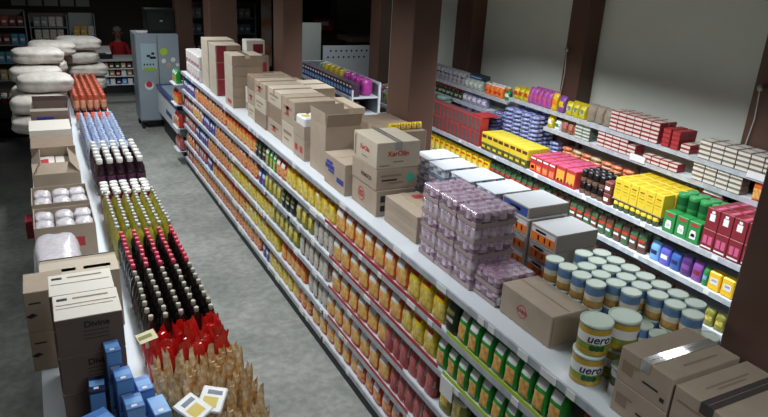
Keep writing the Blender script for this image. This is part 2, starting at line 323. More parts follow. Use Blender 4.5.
def mktin(label, grp, loc, rz):
    t = thing('milk_tin', label, 'tin', loc, rz, grp); link('tin_body', tb, (0, 0, 0), (0, 0, 0), t); link('lid', tl, (0, 0, H_-.011), (0, 0, 0), t); return t
t0 = None; TINS = []
for ci, x in enumerate((2.25, 2.349, 2.448, 2.547)):
    for k in range(10):
        y = 2.30-k*.098-(ci % 2)*.03
        if y < 1.52: continue
        if ci == 0 and y < 1.93: continue
        TINS.append((x, y, 0, k))
        top = True
        if ci == 0 and y < 1.95: top = False
        if ci in (1,) and y < 1.84: top = False
        if ci == 2 and y < 1.6: top = False
        if ci in (3, 4) and y < 1.6: top = False
        if y > 2.2 and ci == 1: top = False
        if top: TINS.append((x, y, 1, k))
for x, y, lv, k in TINS:
    L = 'blue and gold milk tin, %s layer, row %s from front, %s along' % (('upper' if lv else 'lower'), {2.25: 'one', 2.349: 'two', 2.448: 'three', 2.547: 'four'}[x], ordn(k, 10))
    mktin(L, 'milk tins, upper layer' if lv else 'milk tins, lower layer', (x+RND.uniform(-.001, .001), y, DECK+.0008+lv*.1205), RND.uniform(0, 6))
# big gold tins
gold1 = mm('tin_gold_label', 'C8A536', .3, noise=.25, nscale=25); greenl = mm('tin_green_label', '8C9A3A', .35, noise=.4, nscale=30)
R2, H2 = .067, .135
gb = lathe('tin_body', [(R2*.97, 0), (R2, .004), (R2, .026), (R2, .056), (R2, .098), (R2, .122), (R2, .130), (R2*.97, .133)], [gold1, greenl, wht, tin_rim], 32, [3, 0, 1, 2, 0, 3, 3, 3])
gl = lathe('lid', [(R2*.97, 0), (R2*1.03, .001), (R2*1.03, .012), (R2*.95, .014), (R2*.93, .01)], [tin_lid], 32)
def wrap(me, R):
    bm = bmesh.new(); bm.from_mesh(me); bmesh.ops.triangulate(bm, faces=bm.faces[:])
    for _ in range(3):
        es = [e for e in bm.edges if e.calc_length() > .006]
        if es: bmesh.ops.subdivide_edges(bm, edges=es, cuts=1); bmesh.ops.triangulate(bm, faces=bm.faces[:])
    bm.to_mesh(me); bm.free()
    for v in me.vertices:
        a = v.co.x/R; r = R+.001+v.co.z; v.co = Vector((r*sin(a), -r*cos(a), v.co.y))
    return me
wt = wrap(textmesh('uero', .036, navy, .001, .2), R2)
ovr = []
def goldtin(label, loc, rz):
    t = thing('large_milk_tin', label, 'tin', loc, rz); link('tin_body', gb, (0, 0, 0), (0, 0, 0), t); link('lid', gl, (0, 0, H2-.006), (0, 0, 0), t)
    link('lettering', wt, (0, 0, .077), (0, 0, 0), t)
    b = bmesh.new()
    for k in range(3):
        a = -.35+k*.3; p = Matrix.Translation((R2*sin(a), -R2*cos(a), .038)); bmesh.ops.create_uvsphere(b, u_segments=8, v_segments=6, radius=.014, matrix=p @ Matrix.Diagonal((1, .15, .8, 1)) if False else p)
    for v in b.verts:
        d = Vector((v.co.x, v.co.y)); l = d.length
        if l > R2+.0018: s = (R2+.0018)/l; v.co.x *= s; v.co.y *= s
    link('printed_flower', mesh_of(b, 'printed_flower', [dgreen], True), (0, 0, 0), (0, 0, 0), t)
goldtin('large gold tin with blue lettering standing on the deck edge, lower of the stacked two', (1.925, 1.685, DECK), -.55)
goldtin('large gold tin with a green lid stacked on another gold tin at the deck edge', (1.935, 1.685, DECK+.1435), -.50)
goldtin('large gold tin in the shade right behind the stacked pair of gold tins', (2.07, 1.665, DECK), .9)
goldtin('large gold tin raised just right of the lettered pair, partly hidden by it', (2.075, 1.665, DECK+.1435), .9)
t = thing('small_green_tin', 'small green and white tin low beside the gold tins and the stacked cartons', 'tin', (1.975, 1.545, DECK))
link('tin_body', lathe('tin_body', [(.04, 0), (.042, .004), (.042, .05), (.042, .09), (.042, .12), (.04, .125)], [dgreen, wht], 24, [1, 1, 0, 1, 1, 1]), parent=t); link('lid', tl, (0, 0, .125), (0, 0, 0), t)

# ------------------------------------------------------------------ cartons on the deck
def carton(label, x0, x1, y0, y1, z0, z1, m=kraft, rz=0, tp=tape, tdir='y', inks=(), decals=(), mats=(), name='carton', side=None, group=None, tw=.05):
    wx, wy, wz = x1-x0-.003, y1-y0-.003, z1-z0-.0015
    t = thing(name, label, 'box', ((x0+x1)/2, (y0+y1)/2, z0), rz, group)
    ms = [m]+list(mats); fm = {}
    if side is not None: ms.append(side); fm = {'-y': len(ms)-1}
    link('box_body', boxmesh('box_body', wx, wy, wz, ms, decals, .003, 0, fm), parent=t)
    if tp:
        bm = bmesh.new()
        if tdir == 'y':
            addbox(bm, -tw/2, tw/2, -wy/2-.001, wy/2+.001, wz+.0003, wz+.0016); addbox(bm, -tw/2, tw/2, -wy/2-.002, -wy/2-.0004, wz*.7, wz+.001)
        else:
            addbox(bm, -wx/2-.001, wx/2+.001, -tw/2, tw/2, wz+.0003, wz+.0016); addbox(bm, -wx/2-.002, -wx/2-.0004, -tw/2, tw/2, wz*.7, wz+.001)
        link('packing_tape', mesh_of(bm, 'packing_tape', [tp]), parent=t)
        bm = bmesh.new()
        if tdir == 'y': addbox(bm, -.0012, .0012, -wy/2+.004, wy/2-.004, wz-.001, wz+.0019)
        else: addbox(bm, -wx/2+.004, wx/2-.004, -.0012, .0012, wz-.001, wz+.0019)
        link('flap_seam', mesh_of(bm, 'flap_seam', [inkline]), parent=t)
    for a in inks:
        s, fc, u, v, hh, im = a[:6]
        pos = {'-x': (-wx/2-.0008, wy/2-u*wy, v*wz), '-y': (-wx/2+u*wx, -wy/2-.0008, v*wz), '+z': (-wx/2+u*wx, -wy/2+v*wy, wz+.0008)}[fc]
        lettering(t, s, fc, pos, hh, im, a[6] if len(a) > 6 else .0, 0, a[7] if len(a) > 7 else 0)
    return t
def ring(par, fc, pos, r, th, m):
    bm = bmesh.new(); n = 24
    for k in range(n):
        a, b = 2*pi*k/n, 2*pi*(k+1)/n
        quad(bm, [(r*cos(a), r*sin(a), 0), (r*cos(b), r*sin(b), 0), ((r-th)*cos(b), (r-th)*sin(b), 0), ((r-th)*cos(a), (r-th)*sin(a), 0)][::-1])
    link('printed_emblem', mesh_of(bm, 'emblem', [m]), pos, FR[fc], par)
def disc(par, fc, pos, r, m):
    bm = bmesh.new(); bmesh.ops.create_circle(bm, cap_ends=True, segments=20, radius=r); link('printed_emblem', mesh_of(bm, 'emblem', [m]), pos, FR[fc], par)
D = DECK+.0008
# stack of three cartons in the middle
lines = lambda f, u0, u1, vs_, i, t=.025: [(f, u0, u1, v, v+t, i) for v in vs_]
c3 = carton('brown carton with a red round emblem, lowest of the three stacked in mid picture', 1.905, 2.20, 3.665, 4.06, D, D+.185, kraft, .0, None, inks=(), mats=(inkd, inkr),
            decals=[('-y', .10, .22, .55, .8, 1), ('-y', .10, .22, .2, .42, 1), ('-y', .35, .75, .68, .78, 2)])
ring(c3, '-x', (-.1475, .04, .095), .052, .008, inkr); lettering(c3, 'KS', '-x', (-.148, .04, .095), .04, inkr, .002)
bx = carton('brown carton with a teal round sticker, middle of the three stacked in mid picture', 1.90, 2.215, 3.67, 4.06, D+.185, D+.335, kraft, 0, None, inks=[('FONDCO', '-x', .60, .42, .026, inkd, .001)], mats=(inkd, inkline),
            decals=[('-y', .1, .6, .62, .72, 2), ('-y', .12, .5, .42, .50, 1), ('-y', .3, .66, .28, .36, 2)])
disc(bx, '-y', (.10, -.1945, .075), .032, teal)
bx = carton('pale carton with red script on two sides, topmost of the three stacked', 1.90, 2.225, 3.67, 4.05, D+.335, D+.515, kraftp, -.02, tapesh, 'y', inks=[('KarOlin', '-x', .5, .55, .032, inkr, .001), ('KarOlin', '-y', .5, .55, .034, inkr, .001)], mats=(inkline,), decals=[('-x', .38, .62, .22, .27, 1), ('-y', .38, .62, .22, .27, 1), ('-y', .06, .3, .1, .14, 1), ('-x', .05, .12, .1, .9, 1)])
carton('brown carton with blue printing beside the three stacked cartons', 1.87, 2.10, 4.11, 4.50, D, D+.24, kraft, .0, None, mats=(inkb, inkline), decals=[('-x', .06, .5, .55, .70, 1), ('-x', .12, .42, .72, .82, 1), ('-x', .2, .5, .46, .53, 1), ('-x', .62, .95, .28, .45, 1), ('+z', .0, 1, .49, .51, 2)])
for k in range(2):
    carton('low brown carton lying in front of the three stacked cartons, '+('upper' if k else 'lower')+' of two', 1.935, 2.19, 3.17, 3.60, D+k*.09, D+.09+k*.09, kraft, 0, None if not k else tape, 'y', mats=(inkr, inkline), decals=[('+z', .5, .95, .70, .85, 1), ('-x', .1, .9, .5, .53, 2)])
# tall open carton with raised flaps
def opencarton(label, x0, x1, y0, y1, z0, z1, m, flap=.1, rz=0, ang=(1.2, .3, 1.0, .5), decals=(), mats=(), inside=None, name='open_carton'):
    wx, wy, wz = x1-x0, y1-y0, z1-z0; t = thing(name, label, 'box', ((x0+x1)/2, (y0+y1)/2, z0), rz); T_ = .006
    bm = bmesh.new()
    addbox(bm, -wx/2, wx/2, -wy/2, wy/2, 0, T_); addbox(bm, -wx/2, -wx/2+T_, -wy/2, wy/2, T_, wz); addbox(bm, wx/2-T_, wx/2, -wy/2, wy/2, T_, wz)
    addbox(bm, -wx/2+T_, wx/2-T_, -wy/2, -wy/2+T_, T_, wz); addbox(bm, -wx/2+T_, wx/2-T_, wy/2-T_, wy/2, T_, wz)
    for (fc, u0, u1, v0, v1, i) in decals:
        e = .001
        q = [(-wx/2-e, wy/2-u*wy, v*wz) for u, v in ((u0, v0), (u1, v0), (u1, v1), (u0, v1))] if fc == '-x' else [(-wx/2+u*wx, -wy/2-e, v*wz) for u, v in ((u0, v0), (u1, v0), (u1, v1), (u0, v1))]
        quad(bm, q, i)
    link('box_body', mesh_of(bm, 'box_body', [m]+list(mats)), parent=t)
    for i, (dx, dy) in enumerate(((-1, 0), (1, 0), (0, -1), (0, 1))):
        if ang[i] is None: continue
        bm = bmesh.new(); L = wy if dx else wx
        addbox(bm, -L/2+.003, L/2-.003, 0, flap, 0, .004)
        f = link('flap', mesh_of(bm, 'flap', [m]), (dx*(wx/2-.002), dy*(wy/2-.002), wz), (0, 0, 0), t)
        rot = {(-1, 0): pi/2, (1, 0): -pi/2, (0, -1): pi, (0, 1): 0}[(dx, dy)]
        f.rotation_euler = (Matrix.Rotation(rot, 3, 'Z') @ Matrix.Rotation(ang[i], 3, 'X')).to_euler()
    return t
opencarton('tall plain open carton with raised flaps on the deck left of the three stacked cartons', 1.91, 2.21, 4.58, 4.90, D, D+.40, kraft, .11, 0, (1.5, None, 1.25, 1.35))
# shorter stack behind it with white packs
carton('kraft carton at the bottom of the pair just behind the tall open carton', 1.90, 2.25, 5.02, 5.28, D, D+.19, kraft, 0, None, mats=(inkr, inkline), decals=[('-x', .15, .4, .3, .6, 1), ('-x', .6, .85, .3, .6, 1)])
ob = opencarton('cut-open kraft carton showing white packs, behind the tall open carton', 1.90, 2.25, 5.02, 5.28, D+.19, D+.30, kraft, .05, 0, (None, None, None, 1.3))
for k in range(3):
    o = link('flour_packet', boxmesh('flour', .09, .2, .17, [wht, yel], [('+z', .1, .9, .3, .6, 1)], .012), (1.958+k*.105, 5.15, D+.196), (0, 0, 0)); tag(o, 'white packet in the cut-open carton, '+ordn(k, 3, 'left'), 'packet', 'white packets in the cut-open carton')
# long block of stacked cartons
y = 5.30; n = 0
blk = [(5.30, 5.66, .19, .37, kraftd, 'reddish-grey tall carton stack'), (5.68, 6.10, .15, .44, kraft, 'x'), (6.12, 6.50, .15, .44, kraft, 'y'), (6.52, 6.78, .15, .44, kraft, 'z')]
pos_w = ['nearest column', 'second column', 'third column', 'farthest column']; lev = ['bottom', 'second from the bottom', 'third from the bottom', 'top']
for ci, (ya, yb, hh, tot, m, _) in enumerate(blk):
    nl = 2 if ci == 0 else 3; hh = .45/nl
    for l in range(nl):
        carton('kraft carton in the long block, %s, %s layer' % (pos_w[ci], ('top' if l == nl-1 else lev[l])), 1.915+.01*(ci % 2), 2.30, ya, yb, D+l*hh, D+(l+1)*hh, [kraftp, kraft, kraftd][(ci+l) % 3], 0, tape if l == nl-1 else None, 'x', mats=(inkline, inkr), decals=[('-x', .2, .8, .55, .68, 1), ('-x', .25, .6, .3, .38, 1), ('-x', .03, .07, 0, 1, 1)]+([('-x', .4, .6, .35, .7, 2)] if (ci+l) % 3 == 1 else []))
# second row behind the block
carton('brown carton behind the long block, lying flat beside the column', 2.34, 2.62, 5.35, 5.85, D, D+.36, kraft, 0, tape, 'y', mats=(inkd,), decals=[('-y', .55, .85, .70, .8, 1)])
carton('flat carton with a pale lid behind the far columns of the long block', 2.34, 2.64, 6.1, 6.6, D, D+.40, kraftp, 0, tape, 'x', side=kraftd)
carton('brown carton behind the long block with dark strapping', 2.34, 2.63, 6.75, 7.2, D, D+.32, kraftd, 0, tape, 'y')
carton('large brown carton with a red square and a black label, behind the three stacked cartons', 2.30, 2.64, 4.28, 4.92, D, D+.40, kraftd, 0, tape, 'x', mats=(inkr, inkd), decals=[('-y', .08, .28, .68, .86, 1), ('-y', .5, .9, .55, .70, 2), ('-x', .7, .95, .6, .85, 1)])
oc = carton('low open-top carton of small yellow packets behind the three stacked cartons', 2.24, 2.52, 4.09, 4.26, D, D+.46, kraftd, 0, None)
for k in range(6):
    o = link('snack_packet', KM['yellow'][k % 3], (2.265+.046*k, 4.175, D+.46), (0, 0, pi/2)); o.scale = (.5, .32, .22); tag(o, 'small yellow packet behind the three stacked cartons, '+ordn(k, 6, 'left'), 'packet', 'small yellow packets behind the stacked cartons')
# tall stacks at the far end of the deck
for l in range(3):
    carton('small white carton, blue print, %s of the low pile beside the tall stack' % ['lowest', 'middle', 'topmost'][l], 2.00, 2.28, 6.84, 7.12, D+l*.085, D+(l+1)*.085, cream if l else kraft, 0, None, mats=(inkb, inkline), decals=[('-y', .3, .8, .3, .6, 1 if l == 2 else 2)])
for l in range(5):
    carton('grey-brown carton of the five-high stack on the deck, %s' % (['lowest', 'second from below', 'middle one', 'fourth from below', 'topmost'][l]), 1.87, 2.22, 7.16, 7.50, D+l*.116, D+(l+1)*.116, kraftp, 0, tape if l == 4 else None, 'y', side=kraftd, mats=(inkline, inkr), decals=[('-y', .1, .6, .1, .2, 1)]+([('-x', .3, .8, .3, .7, 2)] if l == 0 else []))
for l in range(3):
    carton('carton with dark red printed side in the tall far stack, %s' % (['lowest', 'middle', 'topmost'][l]), 1.86, 2.17, 7.86, 8.2, D+l*.2, D+(l+1)*.2, kraftp, 0, None, side=kraftd, mats=(dred, inkline), decals=[('-y', .05, .42, .03, .97, 1), ('-y', .55, .9, .35, .7, 1)])
for l in range(3):
    carton('plain pale carton behind the red printed stack, %s' % (['lowest', 'middle', 'topmost'][l]), 1.88, 2.22, 8.35, 8.7, D+l*.2, D+(l+1)*.2, kraftp, 0, None)
for k in range(5):
    for l in range(2):
        o = link('flour_packet', boxmesh('flour_pack', .2, .14, .17, [mm('flour_paper', 'C9C4C2', .7), pnkf], [('-x', .1, .9, .15, .35, 1)], .012), (1.95, 8.82+k*.165, D+l*.172), (0, 0, RND.uniform(-.04, .04)))
        tag(o, 'white flour packet at far deck end, %s layer, %s from near end' % ('upper' if l else 'lower', ow(k+1)), 'packet', 'white flour packets at the far end of the deck')
carton('brown carton with white tape at the far end behind the tall grey stack', 2.30, 2.63, 8.22, 8.7, D, D+.42, kraftd, 0, tapesh, 'x', side=kraft, mats=(inkr,), decals=[('-y', .6, .9, .4, .8, 1)])
carton('small carton with red and white front standing on the far brown carton', 2.36, 2.60, 8.3, 8.5, D+.42, D+.60, cream, 0, None, mats=(dred,), decals=[('-y', .35, .9, .1, .75, 1)])
carton('brown carton right behind the tall grey stack, low and shaded', 2.34, 2.63, 7.35, 7.75, D, D+.30, kraftd, 0, tape, 'y')

# ------------------------------------------------------------------ shrink wrapped packs
bot_s = lathe('wrapped_bottle', [(.026, 0), (.030, .004), (.030, .02), (.030, .055), (.026, .066), (.012, .074), (.012, .080)], [purple, pink, wht], 10, [2, 1, 0, 2, 2, 2, 2])
filmA = mat('hazy_shrink_film', hx('F0E6EE'), .15, col2=hx('B48AA8'), nscale=40, alpha=.30, coat=.5)
pinkw = mat('mauve_wrap', hx('E0D4DE'), .3, col2=hx('A87AA0'), nscale=35); mauve = mat('mauve_print', hx('B07CA4'), .4, col2=hx('F0E6EE'), nscale=60); plum = mm('plum_print', '6E2C50', .4, noise=.4, nscale=50)
tray_m = mm('grey_tray', 'A89694', .8)
def bottlepack(label, x, y, z, wx, wy, hz, m1, m2, m3, traym, group=None, nx=4, ny=3, topm=None, name='shrink_wrapped_pack', lidcol=None):
    """film-wrapped pack: bulging jars in rows, printed bands, cardboard tray, wrapping film"""
    t = thing(name, label, 'pack', (x, y, z), RND.uniform(-.012, .012), group)
    key = ('bp', wx, wy, hz, m1.name, m2.name, m2.name, nx, ny, topm.name if topm else '')
    if key not in MC:
        bm = bmesh.new(); rx, ry = wx/nx/2, wy/ny/2
        for i in range(nx):
            for j in range(ny):
                cx, cy = -wx/2+rx*(2*i+1), -wy/2+ry*(2*j+1); rings = []
                for (f, zz) in ((.95, .02), (.99, .06), (.99, .35), (.99, .65), (.99, .88), (.86, .97)):
                    rings.append([bm.verts.new((cx+rx*f*cos(2*pi*k/10), cy+ry*f*sin(2*pi*k/10), zz*hz)) for k in range(10)])
                for q in range(5):
                    for k in range(10):
                        f = bm.faces.new((rings[q][k], rings[q][(k+1) % 10], rings[q+1][(k+1) % 10], rings[q+1][k])); f.material_index = (0, 1, 0, 2, 2)[q] if (i+j) % 2 else (0, 2, 1, 0, 2)[q]; f.smooth = True
                bm.faces.new(rings[-1]).material_index = 2
        MC[key] = mesh_of(bm, 'jars', [m1, m2, topm or m3])
        bm = bmesh.new(); e = .0025; x_, y_ = wx/2+e, wy/2+e
        addbox(bm, -x_, x_, -y_, y_, 0, .0015); 
        for (a, b, c, d) in ((-x_, -x_+.0015, -y_, y_), (x_-.0015, x_, -y_, y_), (-x_, x_, -y_, -y_+.0015), (-x_, x_, y_-.0015, y_)): addbox(bm, a, b, c, d, 0, hz*.30)
        MC[key+('t',)] = mesh_of(bm, 'tray', [traym])
        if topm:
            bm = bmesh.new(); addbox(bm, -wx/2, wx/2, -wy/2, wy/2, hz*.9, hz*.985); bevel(bm, .002); MC[key+('c',)] = mesh_of(bm, 'top_sheet', [topm])
    link('jars', MC[key], parent=t); link('tray', MC[key+('t',)], parent=t)
    if topm: link('top_sheet', MC[key+('c',)], parent=t)
    if key+('f',) not in MC:
        bm = bmesh.new(); addbox(bm, -wx/2-.001, wx/2+.001, -wy/2-.001, wy/2+.001, hz*.3, hz*.985); bevel(bm, .006)
        MC[key+('f',)] = mesh_of(bm, 'film', [filmA])
    if not topm: link('wrapping_film', MC[key+('f',)], parent=t)
    return t
names = ['nearest', 'middle', 'farthest']
for si, (y0, y1) in enumerate(((2.535, 2.715), (2.72, 2.90), (2.905, 3.08))):
    for l in range(5):
        lw = ['bottom', 'second', 'third', 'fourth', 'top'][l]
        bottlepack('mauve shrink-wrapped pack of jars, %s in the %s tall pile' % (lw, names[si]) if si == 0 else 'mauve shrink-wrapped pack of jars, %s layer of the %s tall pile' % (lw, names[si]),
                   2.035, (y0+y1)/2, D+l*.0885, .26, y1-y0-.008, .087, mauve, wht if l % 2 else plum, pinkw, tray_m, None, 5, 3, topm=None)
for l in range(2):
    bottlepack('plum-coloured shrink-wrapped pack in the low front pile, %s of the two' % ('upper' if l else 'lower'), 2.045, 2.43, D+l*.08, .24, .19, .079, mauve, plum, mm('plum_top', '8A4A72', .35, noise=.35, nscale=30), tray_m, None, 5, 4)
whites = mm('white_pack_top', 'E2E6EE', .5); blup = mat('grey_blue_print', hx('A4ACC0'), .4, col2=hx('5C6A96'), nscale=45)
wp = [(2.32, 2.60, 3.73, 3.95), (2.31, 2.59, 3.49, 3.71), (2.33, 2.61, 3.22, 3.46), (2.35, 2.63, 2.97, 3.19)]
wl = ['farthest white-topped pack pile by the column', 'second white-topped pack pile from the column', 'third white-topped pack pile from the column', 'nearest white-topped pack pile']
for (x0, x1, y0, y1), L in zip(wp, wl):
    for l in range(4):
        bottlepack('%s, %s layer' % (L, ['bottom', 'second', 'third', 'top'][l]), (x0+x1)/2, (y0+y1)/2, D+l*.088, x1-x0-.01, y1-y0-.01, .087, blup, wht, whites, blup, None, 5, 4, topm=whites if l == 3 else None)
# orange labelled cartons
for (ya, yb, nl, nm_) in ((2.42, 2.64, 3, 'nearer'), (2.66, 2.90, 3, 'farther')):
    for l in range(nl):
        t = carton('grey carton with an orange printed end, %s layer of the %s pile beside the tins' % (['bottom', 'middle', 'top'][l], nm_), 2.36, 2.66 if ya < 2.5 else 2.64, ya, yb, D+l*.098, D+(l+1)*.098, mm('grey_carton', 'A99F96', .7), 0, None,
                   mats=(org, wht, mm('carton_white_top', 'D2D4D8', .6)), decals=[('-x', .06, .94, .12, .6, 1), ('-x', .06, .94, .6, .88, 2), ('-x', .2, .6, .66, .8, 1), ('-x', .3, .36, .2, .5, 2), ('-x', .55, .6, .2, .5, 2), ('-x', .75, .8, .2, .5, 2)]+([('+z', .01, .99, .01, .99, 3)] if l == nl-1 else []))
t = carton('white-topped blue-fronted flat carton lying on the farther orange-labelled pile', 2.37, 2.67, 2.68, 2.93, D+.294, D+.36, mm('grey_carton', 'A99F96', .7), .0, None, mats=(blue, wht, mm('carton_white_top', 'D2D4D8', .6)), decals=[('-x', .05, .95, .1, .9, 1), ('-x', .3, .7, .35, .65, 2), ('+z', .01, .99, .01, .99, 3)])
# big flat carton on the deck edge
bb = carton('large flat kraft carton with round red stamp at the front deck edge', 1.925, 2.15, 1.925, 2.30, D, D+.162, kraft, .0, None, mats=(inkline, inkr), decals=[('+z', .48, .52, .03, .97, 1), ('-y', .03, .06, .1, .9, 1)])
bpy.context.view_layer.update()
ring(bb, '-x', (-.112, .02, .082), .034, .004, inkr); lettering(bb, 'KARO', '-x', (-.1122, .02, .082), .02, inkr)
# wrapped roll next to it
bm = bmesh.new(); addbox(bm, -.035, .035, -.03, .03, 0, .07); bevel(bm, .015)
tag(link('wrapped_bundle', mesh_of(bm, 'bundle', [mm('grey_film', 'A9A6A8', .25, noise=.4, nscale=50)]), (1.97, 2.33, D)), 'small clear-wrapped bundle behind the large flat carton', 'bundle').scale = (1, .9, 1)
# near cartons, right foreground
nb = dict(m=kraftd, mats=(inkline, inkd), tdir='x')
for l in range(2):
    carton('brown taped carton in the right foreground, farther stack, %s' % ('upper one with shiny silver tape' if l else 'lower one'), 1.87, 2.24, 1.245, 1.49, D+l*.145, D+(l+1)*.145, kraft, 0, tapesh if l else None, 'x', mats=(inkline, inkd), decals=[('-x', .08, .4, .6, .66, 1), ('-x', .08, .3, .3, .6, 1), ('-x', .5, .8, .38, .44, 2), ('-y', .2, .8, .2, .7, 1), ('+z', .3, .8, .18, .22, 1), ('-x', .85, .93, .2, .32, 2)], tw=.045)
    carton('brown taped carton in the right foreground, nearest stack, %s' % ('upper one with dark tape' if l else 'lower one'), 1.87, 2.26, .97, 1.235, D+l*.14, D+(l+1)*.14, kraft, 0, mm('dark_tape', '4A4644', .12, coat=1) if l else None, 'x', mats=(inkline, inkd), decals=[('-x', .08, .45, .6, .66, 1), ('+z', .2, .8, .75, .78, 1), ('+z', .3, .7, .68, .71, 1), ('-x', .5, .8, .38, .44, 2)], tw=.05)

# ------------------------------------------------------------------ left display table
TZ = .85; TY0, TY1 = 2.2, 12.3
g = thing('display_table', 'long white-topped display table on the left carrying cartons and rows of bottles', 'table')
part('table_top', g, -.17, .80, TY0, TY1, TZ-.03, TZ-.001, white, .0); part('edge_rail', g, .80, .812, TY0, TY1, TZ-.05, TZ-.001, rail); part('edge_rail', g, -.182, -.17, TY0, TY1, TZ-.06, TZ-.001, white)
part('side_panel', g, .74, .76, TY0, TY1, .08, TZ-.03, greym); part('side_panel', g, -.13, -.11, TY0, TY1, .08, TZ-.03, greym); part('plinth', g, -.12, .75, TY0+.02, TY1-.02, 0, .08, dark)
for z in (.3, .56): part('lower_shelf', g, .76, .80, TY0, TY1, z-.02, z, white)

def bottle(kind, label, grp):
    return None
glassk = mm('black_bottle_glass', '120D0B', .12, coat=.6); lab_b = mm('black_bottle_label', '3A2A28', .5, noise=.5, nscale=50); lab_w = mm('white_label', 'CFCBC6', .5, noise=.2, nscale=60)
oil = mm('olive_oil_glass', 'A8A03A', .15, coat=.5); lab_o = mm('oil_label', 'B9B258', .5, noise=.4, nscale=60); redcap = mm('red_cap', 'B83048', .4)
def bmk(name, prof, caps, labp, mb, mc, ml, seg=12):
    b = lathe(name+'_glass', prof, [mb], seg); c = lathe(name+'_cap', caps, [mc], seg); l = lathe(name+'_label', labp, [ml], seg); return b, c, l
KB = {
 'soy': bmk('soy', [(.033, 0), (.036, .006), (.036, .15), (.030, .19), (.014, .222), (.0135, .25)], [(.0135, .238), (.014, .24), (.014, .262), (.012, .264)], [(.0365, .04), (.0368, .042), (.0368, .125), (.0365, .127)], glassk, mm('beige_cap', '9C9788', .5), lab_b),
 'red': bmk('red', [(.028, 0), (.031, .006), (.031, .15), (.026, .19), (.013, .215), (.013, .245)], [(.0145, .232), (.015, .234), (.015, .262), (.012, .264)], [(.0315, .04), (.0318, .042), (.0318, .125), (.0315, .127)], glassk, redcap, lab_b),
 'oil': bmk('oil', [(.028, 0), (.031, .006), (.031, .16), (.026, .195), (.012, .22), (.012, .25)], [(.0145, .235), (.015, .237), (.015, .262), (.012, .264)], [(.0315, .03), (.0318, .032), (.0318, .12), (.0315, .122)], oil, silver, lab_o),
 'jam': bmk('jam', [(.036, 0), (.039, .006), (.039, .15), (.036, .17), (.032, .178), (.032, .19)], [(.0345, .176), (.035, .178), (.035, .198), (.032, .2)], [(.0395, .03), (.0398, .032), (.0398, .13), (.0395, .132)], mm('jam_glass', '5A1020', .2, coat=.5), whitecap, mm('pink_label', 'C06A84', .5, noise=.4, nscale=50)),
 'big': bmk('big', [(.038, 0), (.042, .008), (.042, .20), (.036, .26), (.022, .295), (.022, .33)], [(.027, .305), (.028, .307), (.028, .35), (.025, .352)], [(.0425, .06), (.0428, .062), (.0428, .19), (.0425, .192)], mm('plum_bottle', '2A1522', .2, coat=.5), whitecap, mm('violet_label', '5B3450', .5, noise=.5, nscale=50)),
 'milk': bmk('milk', [(.030, 0), (.034, .006), (.034, .15), (.028, .19), (.013, .21), (.013, .23)], [(.0155, .218), (.016, .22), (.016, .244), (.013, .246)], [(.0345, .05), (.0348, .052), (.0348, .14), (.0345, .142)], mm('pale_blue_bottle', 'C4D0E6', .25, coat=.4), mm('pale_blue_cap', 'B4C4E4', .4), mm('blue_white_label', '4E74C8', .5, col2=(.7, .75, .85), nscale=40)),
 'jar': bmk('jar', [(.034, 0), (.038, .006), (.038, .1), (.034, .112), (.031, .118), (.031, .13)], [(.0335, .116), (.034, .118), (.034, .138), (.031, .14)], [(.0385, .02), (.0388, .022), (.0388, .08), (.0385, .082)], mm('jar_glass', 'C9B6A6', .2, coat=.4), mm('orange_lid', 'C4503A', .4), wht),
 'ketchup': bmk('ketchup', [(.026, .085), (.034, .095), (.037, .14), (.033, .22), (.030, .28), (.022, .30)], [(.031, 0), (.032, .003), (.030, .084), (.025, .086)], [(.0365, .12), (.0378, .14), (.0345, .205), (.033, .222)], mm('ketchup_plastic', 'A84A34', .3), black, mm('ketchup_label', 'C88A6A', .5)),
}
def field(kind, name, label, cat, grp, ys, xs, z=TZ, jit=.004):
    b, c, l = KB[kind]; cl = {'ketchup': 'cap', 'jam': 'lid', 'jar': 'lid'}.get(kind, 'cap'); src = None
    for iy, y in enumerate(ys):
        for ix, x in enumerate(xs):
            L = label+', %s row from front, %s' % (ow(iy+1), ordn(ix, len(xs), 'left')) if len(ys) > 1 else label+', '+ordn(ix, len(xs), 'left')
            loc = (x+RND.uniform(-jit, jit), y+RND.uniform(-jit, jit), z)
            if src is None:
                src = thing(name, L, cat, loc, 0, grp); link('bottle_body' if cat == 'bottle' else 'jar_body', b, parent=src); link(cl, c, parent=src); link('paper_label', l, parent=src)
            else: dup(src, loc, (0, 0, RND.uniform(0, 6)))['label'] = L
X5 = [.39+.0855*k for k in range(5)]
fr = lambda a, b, s: [a+s*k for k in range(int((b-a)/s+1e-6)+1)]
field('soy', 'sauce_bottle', 'black bottle with pale cap', 'bottle', 'black bottles with pale caps', fr(3.43, 4.04, .0855), X5)
field('red', 'sauce_bottle', 'dark bottle with red cap', 'bottle', 'dark bottles with red caps', fr(4.13, 4.76, .073), X5)
field('oil', 'oil_bottle', 'olive yellow oil bottle', 'bottle', 'oil bottles on the left table', fr(4.835, 5.72, .074), [.375+.074*k for k in range(6)])
field('jam', 'jam_jar', 'pink-labelled jar with white lid', 'jar', 'jars with white lids', fr(5.82, 6.12, .09), X5)
field('big', 'syrup_bottle', 'tall plum bottle with white cap', 'bottle', 'tall plum bottles with white caps', fr(6.32, 6.95, .125), [.392+.088*k for k in range(5)])
field('milk', 'milk_bottle', 'pale blue bottle on left table', 'bottle', 'pale blue bottles', fr(7.15, 8.75, .094), X5, jit=.006)
field('jar', 'spread_jar', 'small jar with orange-red lid', 'jar', 'jars with orange lids', fr(8.93, 9.25, .1), X5)
field('ketchup', 'ketchup_bottle', 'orange-red squeeze bottle on black cap', 'bottle', 'red squeeze bottles at the far end', fr(9.65, 11.4, .13), X5)

